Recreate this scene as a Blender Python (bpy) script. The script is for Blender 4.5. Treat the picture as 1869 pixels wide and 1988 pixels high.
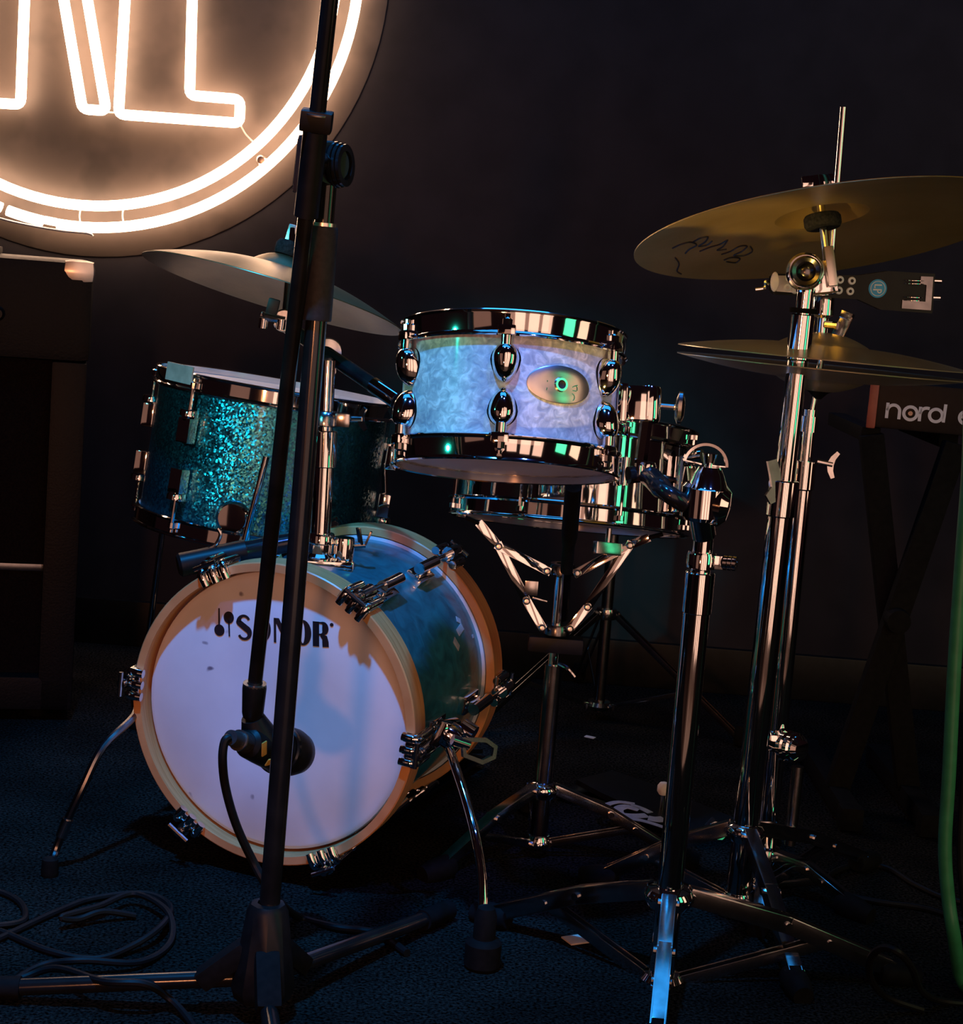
import bpy, bmesh, math, random
from mathutils import Vector, Matrix
random.seed(7)
for o in list(bpy.data.objects): bpy.data.objects.remove(o)
scene = bpy.context.scene
COL = scene.collection
PI = math.pi
rad = math.radians

# ------------------------------------------------------------------ camera
F, IW, IH = 3300.0, 1869, 1988
CAM_H, PITCH, ROLL = 0.795, math.atan(474 / 3300.0), rad(4.6)
fw = Vector((0, math.cos(PITCH), -math.sin(PITCH)))
_u0 = Vector((0, math.sin(PITCH), math.cos(PITCH))); _r0 = Vector((1, 0, 0))
CR = _r0 * math.cos(ROLL) + _u0 * math.sin(ROLL)
CU = _u0 * math.cos(ROLL) - _r0 * math.sin(ROLL)
CAM = Vector((0, 0, CAM_H))
cd = bpy.data.cameras.new('camera'); cam = bpy.data.objects.new('camera', cd); COL.objects.link(cam)
cd.sensor_fit = 'HORIZONTAL'; cd.sensor_width = 36; cd.lens = 36 * F / IW; cd.clip_start = .05
m = Matrix.Identity(4)
for i in range(3):
    m[i][0], m[i][1], m[i][2], m[i][3] = CR[i], CU[i], -fw[i], CAM[i]
cam.matrix_world = m
scene.camera = cam

# ------------------------------------------------------------------ world, lights, exposure
w = bpy.data.worlds.new('world'); scene.world = w; w.use_nodes = True
w.node_tree.nodes['Background'].inputs[0].default_value = (.010, .0035, .0045, 1)
w.node_tree.nodes['Background'].inputs[1].default_value = .5
scene.view_settings.view_transform = 'Standard'; scene.view_settings.look = 'None'
scene.view_settings.gamma = 1; scene.view_settings.exposure = 0; scene.view_settings.use_curve_mapping = False

def lamp(name, kind, loc, target, energy, color, **kw):
    l = bpy.data.lights.new(name, kind); l.energy = energy; l.color = color
    for k, v in kw.items(): setattr(l, k, v)
    o = bpy.data.objects.new(name, l); COL.objects.link(o); o.location = loc
    o.rotation_euler = (Vector(target) - Vector(loc)).to_track_quat('-Z', 'Y').to_euler()
    return o
# stage lamps hanging over and in front of the stage
lamp('stage_lamp_blue', 'SPOT', (-.40, .95, 2.75), (-.25, 2.08, .16), 400, (.02, .34, 1), spot_size=rad(31), spot_blend=.85, shadow_soft_size=.05)
lamp('tom_fill_blue', 'SPOT', (.62, .75, 2.6), (.08, 1.95, .62), 130, (.06, .20, 1), spot_size=rad(15), spot_blend=.6, shadow_soft_size=.05)  # added second blue spot, fills the right side of the tom
lamp('stage_bar_blue', 'AREA', (.1, 1.7, 3.0), (.1, 2.0, .4), 11, (.03, .36, 1), shape='RECTANGLE', size=2.4, size_y=.9)
lamp('stage_lamp_teal', 'SPOT', (-1.35, .15, 1.30), (-.33, 2.35, .66), 108, (.03, .80, .95), spot_size=rad(12.5), spot_blend=.5, shadow_soft_size=.06)
lamp('stage_lamp_teal_left', 'SPOT', (-1.7, 1.05, 1.25), (-.05, 1.92, .65), 42, (.02, .95, .66), spot_size=rad(11), spot_blend=.5, shadow_soft_size=.05)
lamp('stage_lamp_warm', 'SPOT', (-.62, -1.2, .70), (-.17, 2.1, .38), 66, (1, .34, .13), spot_size=rad(27), spot_blend=.6, shadow_soft_size=.10)
lamp('stage_lamp_amber', 'AREA', (2.5, 1.15, .85), (.1, 2.1, .45), 3.0, (1, .55, .36), shape='RECTANGLE', size=.5, size_y=1.2)
# tall lit windows of the house behind the audience, and the glow of the room around them
for wx, wz in ((.35, 1.15), (1.30, 1.15), (2.2, 1.15)):
    lamp('house_window_light', 'AREA', (wx, -2.3 + .35 * wx, wz), (.1 + (wx - .35) * .3, 2.1, wz - .3), 9.0, (1, .56, .40), shape='RECTANGLE', size=.72, size_y=3.3)
lamp('house_room_glow', 'AREA', (1.2, -3.4, 1.1), (.3, 2.1, .6), 20, (1, .48, .33), shape='RECTANGLE', size=4.4, size_y=3.4)
lamp('house_side_glow', 'AREA', (-2.6, -1.9, 1.0), (-.2, 2.2, .6), 2.2, (1, .46, .32), shape='RECTANGLE', size=1.6, size_y=2.4)
lamp('back_bar_blue', 'AREA', (-.1, 3.15, 2.35), (.05, 2.0, .4), 8, (.03, .34, 1), shape='RECTANGLE', size=2.2, size_y=.35)
lamp('ride_fill_amber', 'SPOT', (-.25, 1.02, .06), (.27, 2.08, .87), 85, (1, .62, .14), spot_size=rad(10), spot_blend=.6, shadow_soft_size=.04)  # added low spot out of view, turns the ride's underside gold
lamp('stage_lamp_green', 'AREA', (1.75, .75, .9), (.5, 2.1, .6), 2.0, (.10, 1, .42), shape='RECTANGLE', size=.42, size_y=.9)

# ------------------------------------------------------------------ pixel helpers (a pixel gives only a direction)
def ray(x, y): return fw + CR * ((x - IW / 2) / F) - CU * ((y - IH / 2) / F)
def PY(x, y, Y):
    r = ray(x, y); return CAM + r * (Y / r.y)
def PD(x, y, d): return CAM + ray(x, y) * d
def G(x, y, z=0.0):
    r = ray(x, y); return CAM + r * ((z - CAM_H) / r.z)
def frame(o, z, xh=(1, 0, 0)):
    z = Vector(z).normalized(); x = Vector(xh); x = (x - z * x.dot(z)).normalized(); y = z.cross(x)
    M = Matrix.Identity(4)
    for i in range(3): M[i][0], M[i][1], M[i][2], M[i][3] = x[i], y[i], z[i], o[i]
    return M
T = Matrix.Translation
def RZ(a): return Matrix.Rotation(a, 4, 'Z')
def RX(a): return Matrix.Rotation(a, 4, 'X')
def RY(a): return Matrix.Rotation(a, 4, 'Y')

# ------------------------------------------------------------------ materials
def mat(name, base=(.5, .5, .5), rough=.5, metal=0.0, **kw):
    mt = bpy.data.materials.new(name); mt.use_nodes = True
    b = mt.node_tree.nodes['Principled BSDF']
    b.inputs['Base Color'].default_value = (*base, 1); b.inputs['Roughness'].default_value = rough; b.inputs['Metallic'].default_value = metal
    for k, v in kw.items(): b.inputs[k].default_value = v
    return mt
def nodes(mt): return mt.node_tree.nodes, mt.node_tree.links, mt.node_tree.nodes['Principled BSDF']
def add(nt, t, **kw):
    n = nt.nodes.new(t)
    for k, v in kw.items(): setattr(n, k, v)
    return n
def ramp(nt, fac, stops):
    r = nt.nodes.new('ShaderNodeValToRGB'); nt.links.new(fac, r.inputs[0]); e = r.color_ramp.elements
    while len(e) < len(stops): e.new(.5)
    for el, (p, c) in zip(e, stops): el.position = p; el.color = (*c, 1)
    return r.outputs[0]
def noise(nt, scale, detail=3, coord='Object', dist=0, vec=None):
    if vec is None: vec = add(nt, 'ShaderNodeTexCoord').outputs[coord]
    n = nt.nodes.new('ShaderNodeTexNoise'); n.inputs['Scale'].default_value = scale; n.inputs['Detail'].default_value = detail
    n.inputs['Distortion'].default_value = dist; nt.links.new(vec, n.inputs['Vector']); return n
def bump(mt, height, strength=.2, dist=.002):
    nt = mt.node_tree; b = nt.nodes.new('ShaderNodeBump'); b.inputs['Strength'].default_value = strength; b.inputs['Distance'].default_value = dist
    nt.links.new(height, b.inputs['Height']); nt.links.new(b.outputs[0], nt.nodes['Principled BSDF'].inputs['Normal'])
M = {}
def noisy(name, c0, c1, rough, metal, scale, bs=0.0, bd=.001, **kw):
    mt = mat(name, c0, rough, metal, **kw); nt = mt.node_tree; n = noise(nt, scale, 4)
    nt.links.new(ramp(nt, n.outputs[0], [(.3, c0), (.7, c1)]), nt.nodes['Principled BSDF'].inputs['Base Color'])
    if bs: bump(mt, n.outputs[0], bs, bd)
    M[name] = mt; return mt
noisy('chrome', (.80, .80, .80), (.88, .88, .88), .05, 1, 40)
noisy('chrome_worn', (.42, .42, .42), (.60, .60, .60), .16, 1, 60)
noisy('steel_dark', (.16, .16, .17), (.24, .24, .25), .22, 1, 60)
noisy('black_gloss', (.006, .006, .006), (.012, .012, .012), .16, 0, 30, **{'Specular IOR Level': .45})
noisy('black_plastic', (.004, .004, .004), (.008, .008, .008), .42, 0, 80, .05, **{'Specular IOR Level': 0.22})
noisy('black_rubber', (.003, .003, .003), (.006, .006, .006), .75, 0, 120, .1, **{'Specular IOR Level': 0.1})
noisy('black_sleeve', (.02, .02, .022), (.03, .03, .032), .6, 0, 200, .2, **{'Specular IOR Level': 0.2})
noisy('tolex', (.003, .003, .003), (.006, .006, .006), .5, 0, 260, .5, **{'Specular IOR Level': 0.15})
noisy('grille_cloth', (.004, .003, .003), (.010, .007, .006), .9, 0, 400, .4, **{'Specular IOR Level': 0.05})
noisy('cable', (.004, .004, .004), (.007, .007, .007), .5, 0, 60, **{'Specular IOR Level': 0.2})
noisy('green_lit_cable', (.03, .20, .08), (.04, .26, .11), .4, 0, 60)  # dark rubber with the green stage light put into its base colour
noisy('felt', (.012, .012, .012), (.03, .03, .03), .95, 0, 300, .4, **{'Specular IOR Level': 0.05})
noisy('white_felt', (.75, .72, .66), (.85, .82, .78), .8, 0, 200, .2)
noisy('paper', (.62, .50, .42), (.78, .66, .56), .7, 0, 60)
noisy('print_black', (.008, .006, .008), (.014, .010, .012), .5, 0, 60)
noisy('print_white', (.72, .74, .80), (.80, .82, .86), .5, 0, 60)
noisy('print_grey', (.30, .29, .27), (.40, .38, .35), .6, 0, 120)
noisy('print_yellow', (.55, .28, .04), (.68, .36, .05), .5, 0, 60)
noisy('print_blue', (.05, .35, .75), (.06, .42, .85), .5, 0, 60)
noisy('tape', (.32, .33, .36), (.48, .48, .52), .45, 0, 60)
noisy('nickel', (.70, .66, .60), (.78, .74, .68), .28, 1, 60)
noisy('house_floor', (.05, .03, .02), (.08, .05, .035), .5, 0, 12)
noisy('red_end', (.25, .05, .03), (.34, .08, .05), .4, 0, 40)
# maple hoops, lightly lacquered
mt = mat('maple', (.5, .25, .1), .35); nt = mt.node_tree
tc = add(nt, 'ShaderNodeTexCoord'); mp = add(nt, 'ShaderNodeMapping'); mp.inputs['Scale'].default_value = (6, 6, 160)
nt.links.new(tc.outputs['Object'], mp.inputs[0]); n = noise(nt, 2.2, 5, vec=mp.outputs[0], dist=.4)
nt.links.new(ramp(nt, n.outputs[0], [(.3, (.50, .20, .065)), (.7, (.70, .33, .125))]), nt.nodes['Principled BSDF'].inputs['Base Color'])
bump(mt, n.outputs[0], .05); M['maple'] = mt
# coated drum heads: off-white with worn smudges
mt = mat('drum_head', (.7, .7, .7), .55); nt = mt.node_tree; n = noise(nt, 9, 4); n2 = noise(nt, 38, 1)
base = ramp(nt, n.outputs[0], [(.3, (.66, .64, .66)), (.7, (.78, .76, .78))])
sp = ramp(nt, n2.outputs[0], [(.20, (.25, .22, .28)), (.245, (1, 1, 1))])
mx = add(nt, 'ShaderNodeMix', data_type='RGBA', blend_type='MULTIPLY'); mx.inputs[0].default_value = 1
nt.links.new(base, mx.inputs[6]); nt.links.new(sp, mx.inputs[7]); nt.links.new(mx.outputs[2], nt.nodes['Principled BSDF'].inputs['Base Color'])
bump(mt, noise(nt, 500, 2).outputs[0], .06, .0005); M['drum_head'] = mt
def flakes(name, c0, c1, scale, amount, rough, metal, patch=14, coat=.6):
    mt = mat(name, c0, rough, metal); nt = mt.node_tree; b = nt.nodes['Principled BSDF']
    tc = add(nt, 'ShaderNodeTexCoord'); nz = noise(nt, scale * .4, 2, vec=tc.outputs['Object'])
    av = add(nt, 'ShaderNodeVectorMath', operation='MULTIPLY_ADD'); av.inputs[1].default_value = (.25 / scale * 4,) * 3
    nt.links.new(nz.outputs[1], av.inputs[0]); nt.links.new(tc.outputs['Object'], av.inputs[2])
    v = nt.nodes.new('ShaderNodeTexVoronoi'); v.inputs['Scale'].default_value = scale; nt.links.new(av.outputs[0], v.inputs['Vector'])
    sub = add(nt, 'ShaderNodeVectorMath', operation='SUBTRACT'); sub.inputs[1].default_value = (.5, .5, .5); nt.links.new(v.outputs['Color'], sub.inputs[0])
    sc = add(nt, 'ShaderNodeVectorMath', operation='SCALE'); sc.inputs[3].default_value = amount; nt.links.new(sub.outputs[0], sc.inputs[0])
    g = add(nt, 'ShaderNodeNewGeometry'); ad = add(nt, 'ShaderNodeVectorMath', operation='ADD'); nt.links.new(sc.outputs[0], ad.inputs[0]); nt.links.new(g.outputs['Normal'], ad.inputs[1])
    nn = add(nt, 'ShaderNodeVectorMath', operation='NORMALIZE'); nt.links.new(ad.outputs[0], nn.inputs[0]); nt.links.new(nn.outputs[0], b.inputs['Normal'])
    sx = add(nt, 'ShaderNodeSeparateXYZ'); nt.links.new(v.outputs['Color'], sx.inputs[0])
    np_ = noise(nt, patch, 3, vec=tc.outputs['Object'], dist=1.0)
    mxx = add(nt, 'ShaderNodeMath', operation='MULTIPLY_ADD'); mxx.inputs[1].default_value = .6; nt.links.new(sx.outputs[0], mxx.inputs[0])
    m2 = add(nt, 'ShaderNodeMath', operation='MULTIPLY'); m2.inputs[1].default_value = .45; nt.links.new(np_.outputs[0], m2.inputs[0]); nt.links.new(m2.outputs[0], mxx.inputs[2])
    nt.links.new(ramp(nt, mxx.outputs[0], [(.15, c0), (.85, c1)]), b.inputs['Base Color'])
    b.inputs['Coat Weight'].default_value = coat; b.inputs['Coat Roughness'].default_value = .12
    M[name] = mt
flakes('teal_sparkle', (.008, .09, .15), (.06, .40, .48), 420, .40, .30, .95, 10, .3)
def pearl(name, stops, scale, dist, rough, metal, bs, coat):
    """marbled wrap: swirled pale and dark patches with a soft relief under lacquer"""
    mt = mat(name, stops[0][1], rough, metal); nt = mt.node_tree; b = nt.nodes['Principled BSDF']
    tc = add(nt, 'ShaderNodeTexCoord'); n1 = noise(nt, scale, 4, vec=tc.outputs['Object'], dist=dist); n2 = noise(nt, scale * .22, 2, vec=tc.outputs['Object'], dist=.8)
    mm = add(nt, 'ShaderNodeMath', operation='MULTIPLY_ADD'); mm.inputs[1].default_value = .7; nt.links.new(n1.outputs[0], mm.inputs[0])
    m2 = add(nt, 'ShaderNodeMath', operation='MULTIPLY'); m2.inputs[1].default_value = .3; nt.links.new(n2.outputs[0], m2.inputs[0]); nt.links.new(m2.outputs[0], mm.inputs[2])
    nt.links.new(ramp(nt, mm.outputs[0], stops), b.inputs['Base Color']); bump(mt, n1.outputs[0], bs, .003)
    b.inputs['Coat Weight'].default_value = coat; b.inputs['Coat Roughness'].default_value = .1; M[name] = mt
pearl('teal_pearl', [(.35, (.006, .10, .13)), (.65, (.025, .25, .30))], 30, 1.5, .36, .35, .12, .5)
pearl('white_pearl', [(.34, (.24, .27, .33)), (.50, (.40, .42, .45)), (.64, (.68, .68, .69))], 92, 1.1, .5, .10, .2, .15)
def cymbal_mat(name, c0, c1, rough):
    mt = mat(name, c0, rough, .75); nt = mt.node_tree; b = nt.nodes['Principled BSDF']
    tc = add(nt, 'ShaderNodeTexCoord'); mp = add(nt, 'ShaderNodeMapping'); mp.inputs['Scale'].default_value = (1, 1, 0); nt.links.new(tc.outputs['Object'], mp.inputs[0])
    ln = add(nt, 'ShaderNodeVectorMath', operation='LENGTH'); nt.links.new(mp.outputs[0], ln.inputs[0])
    cb = add(nt, 'ShaderNodeCombineXYZ'); nt.links.new(ln.outputs['Value'], cb.inputs[0])
    n1 = noise(nt, 420, 3, vec=cb.outputs[0]); n2 = noise(nt, 9, 4)
    nt.links.new(ramp(nt, n2.outputs[0], [(.3, c0), (.7, c1)]), b.inputs['Base Color'])
    bump(mt, n1.outputs[0], .35, .0006); M[name] = mt
cymbal_mat('bronze', (.46, .31, .09), (.64, .45, .17), .40)
cymbal_mat('bronze_old', (.13, .085, .032), (.27, .19, .085), .36)
cymbal_mat('bronze_pale', (.60, .52, .36), (.74, .66, .48), .32)
# neon
mt = bpy.data.materials.new('neon_tube'); mt.use_nodes = True; nt = mt.node_tree; nt.nodes.clear()
e = add(nt, 'ShaderNodeEmission'); oo = add(nt, 'ShaderNodeOutputMaterial'); e.inputs[0].default_value = (1, .62, .40, 1); e.inputs[1].default_value = 13.0
nt.links.new(e.outputs[0], oo.inputs[0]); M['neon'] = mt
# halo disc: brown lighter than the wall, imitating the neon's glow, with smudges
mt = mat('halo_brown', (.08, .06, .05), .55); nt = mt.node_tree; n = noise(nt, 3.0, 5); n2 = noise(nt, 9, 3)
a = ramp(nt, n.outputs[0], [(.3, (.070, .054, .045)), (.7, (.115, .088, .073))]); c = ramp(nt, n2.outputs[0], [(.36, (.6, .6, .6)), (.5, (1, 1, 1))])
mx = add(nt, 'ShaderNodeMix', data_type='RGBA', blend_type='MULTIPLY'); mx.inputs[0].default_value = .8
nt.links.new(a, mx.inputs[6]); nt.links.new(c, mx.inputs[7]); nt.links.new(mx.outputs[2], nt.nodes['Principled BSDF'].inputs['Base Color']); M['halo_brown'] = mt
# wall: black paint with scuffs; floor: short dark carpet
mt = mat('wall_paint', (.05, .04, .04), .75, **{'Specular IOR Level': .15}); nt = mt.node_tree; n = noise(nt, 2.2, 6); n2 = noise(nt, 14, 3)
a = ramp(nt, n.outputs[0], [(.3, (.020, .018, .022)), (.7, (.034, .031, .036))]); c = ramp(nt, n2.outputs[0], [(.35, (.75, .75, .75)), (.6, (1, 1, 1))])
mx = add(nt, 'ShaderNodeMix', data_type='RGBA', blend_type='MULTIPLY'); mx.inputs[0].default_value = .7
nt.links.new(a, mx.inputs[6]); nt.links.new(c, mx.inputs[7]); nt.links.new(mx.outputs[2], nt.nodes['Principled BSDF'].inputs['Base Color']); bump(mt, n2.outputs[0], .1); M['wall'] = mt
mt = mat('carpet', (.02, .025, .03), .95, **{'Specular IOR Level': .0}); nt = mt.node_tree; n = noise(nt, 260, 3); n2 = noise(nt, 7, 4)
a = ramp(nt, n.outputs[0], [(.36, (.0012, .0012, .0012)), (.68, (.040, .035, .030))]); c = ramp(nt, n2.outputs[0], [(.3, (.45, .45, .45)), (.7, (1, 1, 1))])
mx = add(nt, 'ShaderNodeMix', data_type='RGBA', blend_type='MULTIPLY'); mx.inputs[0].default_value = 1
nt.links.new(a, mx.inputs[6]); nt.links.new(c, mx.inputs[7]); nt.links.new(mx.outputs[2], nt.nodes['Principled BSDF'].inputs['Base Color']); bump(mt, n.outputs[0], .8, .006); M['carpet'] = mt

# ------------------------------------------------------------------ mesh helpers
class MB:
    def __init__(s): s.bm = bmesh.new()
    def box(s, size, Mx=Matrix.Identity(4), bev=0.0):
        t = bmesh.new(); bmesh.ops.create_cube(t, size=1, matrix=Matrix.Diagonal((*size, 1)))
        if bev: bmesh.ops.bevel(t, geom=t.edges[:], offset=bev, segments=2, profile=.7, affect='EDGES')
        t.transform(Mx); s._merge(t); return s
    def _merge(s, t):
        me = bpy.data.meshes.new('tmp'); t.to_mesh(me); t.free(); s.bm.from_mesh(me); bpy.data.meshes.remove(me)
    def tube(s, pts, r, seg=12, cap=True):
        pts = [Vector(p) for p in pts]; n = len(pts)
        rs = r if isinstance(r, (list, tuple)) else [r] * n
        tg = [(pts[min(i + 1, n - 1)] - pts[max(i - 1, 0)]).normalized() for i in range(n)]
        u = tg[0].orthogonal().normalized(); rings = []
        for i in range(n):
            u = (u - tg[i] * u.dot(tg[i])).normalized(); v = tg[i].cross(u)
            rings.append([s.bm.verts.new(pts[i] + (u * math.cos(2 * PI * k / seg) + v * math.sin(2 * PI * k / seg)) * rs[i]) for k in range(seg)])
        for i in range(n - 1):
            for k in range(seg): s.bm.faces.new((rings[i][k], rings[i][(k + 1) % seg], rings[i + 1][(k + 1) % seg], rings[i + 1][k]))
        if cap: s.bm.faces.new(rings[0][::-1]); s.bm.faces.new(rings[-1])
        return s
    def ring(s, pts, r, seg=10):
        pts = [Vector(p) for p in pts]; n = len(pts); rings = []; ctr = sum(pts, Vector()) / n
        nz = (pts[0] - ctr).cross(pts[n // 4] - ctr).normalized()
        for i in range(n):
            tg = (pts[(i + 1) % n] - pts[i - 1]).normalized(); u = nz; v = tg.cross(u).normalized()
            rings.append([s.bm.verts.new(pts[i] + (u * math.cos(2 * PI * k / seg) + v * math.sin(2 * PI * k / seg)) * r) for k in range(seg)])
        for i in range(n):
            for k in range(seg): s.bm.faces.new((rings[i][k], rings[i][(k + 1) % seg], rings[(i + 1) % n][(k + 1) % seg], rings[(i + 1) % n][k]))
        return s
    def lathe(s, prof, Mx=Matrix.Identity(4), seg=48, closed=False):
        rows = []
        for r, z in prof:
            if r < 1e-6: rows.append([s.bm.verts.new(Mx @ Vector((0, 0, z)))])
            else: rows.append([s.bm.verts.new(Mx @ Vector((r * math.cos(2 * PI * k / seg), r * math.sin(2 * PI * k / seg), z))) for k in range(seg)])
        N = len(rows)
        for i in range(N if closed else N - 1):
            A, B = rows[i], rows[(i + 1) % N]
            for k in range(seg):
                l = (k + 1) % seg
                if len(A) == 1 and len(B) == 1: continue
                if len(A) == 1: s.bm.faces.new((A[0], B[l], B[k]))
                elif len(B) == 1: s.bm.faces.new((A[k], A[l], B[0]))
                else: s.bm.faces.new((A[k], A[l], B[l], B[k]))
        return s
    def bar(s, p0, p1, wd, th, up=(0, 0, 1), bev=.0008, ext=0.0):
        p0, p1 = Vector(p0), Vector(p1); d = (p1 - p0); L = d.length
        z = d.normalized(); x = Vector(up); x = (x - z * x.dot(z)).normalized()
        return s.box((th, wd, L + ext), frame((p0 + p1) / 2, z, x), bev)
    def poly(s, pts, depth, Mx=Matrix.Identity(4)):
        a = [s.bm.verts.new(Mx @ Vector((x, y, 0))) for x, y in pts]; b = [s.bm.verts.new(Mx @ Vector((x, y, depth))) for x, y in pts]
        n = len(pts); s.bm.faces.new(a[::-1]); s.bm.faces.new(b)
        for i in range(n): s.bm.faces.new((a[i], a[(i + 1) % n], b[(i + 1) % n], b[i]))
        return s
    def ribbon(s, pts, wd, depth, Mx=Matrix.Identity(4), closed=False):
        """flat stroke of given width (number or list) along 2D points, extruded by depth"""
        n = len(pts); ws = wd if isinstance(wd, (list, tuple)) else [wd] * n; L, R = [], []
        for i in range(n):
            a = Vector(pts[i - 1] if (i > 0 or closed) else pts[0]); b = Vector(pts[(i + 1) % n] if (i < n - 1 or closed) else pts[-1])
            t = (b - a).normalized(); nn = Vector((-t.y, t.x)) * ws[i] / 2; p = Vector(pts[i]); L.append(p + nn); R.append(p - nn)
        va = [[s.bm.verts.new(Mx @ Vector((q.x, q.y, z))) for q in Q] for z in (0, depth) for Q in (L, R)]
        l0, r0, l1, r1 = va
        for i in range(n if closed else n - 1):
            j = (i + 1) % n
            s.bm.faces.new((l1[i], r1[i], r1[j], l1[j])); s.bm.faces.new((l0[i], l0[j], r0[j], r0[i]))
            s.bm.faces.new((l0[i], l1[i], l1[j], l0[j])); s.bm.faces.new((r0[i], r0[j], r1[j], r1[i]))
        if not closed:
            s.bm.faces.new((l0[0], r0[0], r1[0], l1[0])); s.bm.faces.new((l0[-1], l1[-1], r1[-1], r0[-1]))
        return s
    def mesh(s, name, material, angle=35):
        bmesh.ops.recalc_face_normals(s.bm, faces=s.bm.faces[:])
        me = bpy.data.meshes.new(name); s.bm.to_mesh(me); s.bm.free()
        me.materials.append(M[material]); me.shade_smooth(); me.set_sharp_from_angle(angle=rad(angle)); return me
    def build(s, name, material, parent=None, Mx=Matrix.Identity(4), angle=35, **kw):
        return link(name, s.mesh(name, material, angle), parent, Mx, **kw)
WORLD = {}
def link(name, data, parent=None, Mx=Matrix.Identity(4), **props):
    o = bpy.data.objects.new(name, data); COL.objects.link(o)
    if parent is not None:
        o.parent = parent; o.matrix_parent_inverse = WORLD[parent.name].inverted()
    o.matrix_basis = Mx; WORLD[o.name] = Mx.copy()
    for k, v in props.items(): o[k] = v
    return o
def thing(name, label, cat, loc, group=None):
    o = link(name, None, None, T(Vector(loc))); o.empty_display_size = .05; o['label'] = label; o['category'] = cat
    if group: o['group'] = group
    return o
def tag(o, label, cat, group=None):
    o['label'] = label; o['category'] = cat
    if group: o['group'] = group
    return o
def smooth_path(pts, sub=6):
    P = [Vector(p) for p in pts]; out = []
    for i in range(len(P) - 1):
        p0, p1, p2, p3 = P[max(i - 1, 0)], P[i], P[i + 1], P[min(i + 2, len(P) - 1)]
        for k in range(sub):
            t = k / sub
            out.append(.5 * ((2 * p1) + (p2 - p0) * t + (2 * p0 - 5 * p1 + 4 * p2 - p3) * t * t + (3 * p1 - p0 - 3 * p2 + p3) * t ** 3))
    out.append(P[-1]); return out
def arc2(cx, cy, r, a0, a1, n=14, ry=None):
    ry = r if ry is None else ry
    return [(cx + r * math.cos(rad(a0 + (a1 - a0) * i / n)), cy + ry * math.sin(rad(a0 + (a1 - a0) * i / n))) for i in range(n + 1)]
def lerp(a, b, t): return Vector(a) + (Vector(b) - Vector(a)) * t

# ------------------------------------------------------------------ setting
WALL_Y = 3.3
# carpeted stage (its front edge is between the kit and the camera) and the lower house floor
STAGE_Y = .95
fb = MB(); fb.box((9, WALL_Y + .1 - STAGE_Y, .62), T((0, (WALL_Y + .1 + STAGE_Y) / 2, -.31))); o = fb.build('floor', 'carpet'); o['kind'] = 'structure'
fb = MB(); fb.box((9, STAGE_Y + 4.5, .1), T((0, (STAGE_Y - 4.5) / 2, -.67))); o = fb.build('floor', 'house_floor'); o['kind'] = 'structure'
fb = MB(); fb.box((9, .12, 4.2), T((0, WALL_Y + .06, 2.1))); o = fb.build('wall_back', 'wall'); o['kind'] = 'structure'
fb = MB(); fb.box((9, .018, .09), T((0, WALL_Y - .009, .045)), .003); o = fb.build('baseboard_back', 'black_plastic'); o['kind'] = 'structure'

# ------------------------------------------------------------------ neon sign on the wall
NY = WALL_Y - .033
kN = NY / WALL_Y
nc = Vector((-.8118 * kN, NY, CAM_H + (1.3114 - CAM_H) * kN)); RO, RI = .5014 * kN, .4604 * kN
sign = thing('neon_sign', 'glowing warm-white neon sign with outlined letters inside a double ring on the wall', 'neon sign', nc)
def circle_pts(r, a0, a1, n): return [nc + Vector((r * math.cos(rad(a0 + (a1 - a0) * i / n)), 0, r * math.sin(rad(a0 + (a1 - a0) * i / n)))) for i in range(n + 1)]
TR = .0102
MB().ring(circle_pts(RI, 0, 360, 120)[:-1], TR).build('inner_ring', 'neon', sign)
def ang_of(px, py):
    p = PY(px, py, NY) - nc; return math.degrees(math.atan2(p.z, p.x))
a_gap0, a_gap1 = ang_of(2, 405), ang_of(14, 410)
a_b0, a_b1 = ang_of(84, 425), ang_of(112, 432)
MB().tube(circle_pts(RO, a_b1, a_gap0 + 360, 130), TR, 10).build('outer_ring', 'neon', sign)
MB().tube(circle_pts(RO, a_gap1, a_b0, 14), TR, 10).build('outer_ring_segment', 'neon', sign)
MB().tube(circle_pts(RO - .003, a_b0 + .3, a_b1 - .3, 6), TR * .75, 10).build('outer_ring_segment', 'neon', sign)
# added round board; its brown stands in for the neon's halo
MB().lathe([(0, 0), (RO + .055, 0), (RO + .055, .0015), (RO + .054, .002), (0, .002)], frame((nc.x, WALL_Y, nc.z), (0, -1, 0)), 96).build('halo_board', 'halo_brown', sign)
def outline(pxs, name, rr=9):
    """closed rounded outline through wall pixels"""
    P = [PY(x, y, NY) for x, y in pxs]; out = []; n = len(P)
    for i in range(n):
        p, a, b = P[i], P[i - 1], P[(i + 1) % n]
        ra = min(.012, (a - p).length * .4); rb = min(.012, (b - p).length * .4)
        s0, s1 = p + (a - p).normalized() * ra, p + (b - p).normalized() * rb
        for t in (0, .25, .5, .75, 1): out.append(s0.lerp(p, t).lerp(p.lerp(s1, t), t))
        q0 = P[(i + 1) % n]; e = q0 + (p - q0).normalized() * min(.012, (p - q0).length * .4)
        for t in (.33, .66): out.append(s1.lerp(e, t))
    mb = MB(); mb.ring(out, TR * .98); return mb.build(name, 'neon', sign)
outline([(230, 222), (465, 239), (466, 193), (368, 185), (384, -400), (266, -405)], 'letter_tube')
outline([(-72, 196), (40, 203), (52, -120), (104, -118), (160, 212), (206, 215), (148, -130), (205, -170), (226, -260), (190, -350), (110, -398), (-40, -405)], 'letter_tube')
outline([(58, -190), (110, -190), (140, -220), (148, -265), (130, -310), (92, -330), (62, -330)], 'letter_tube')
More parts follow.
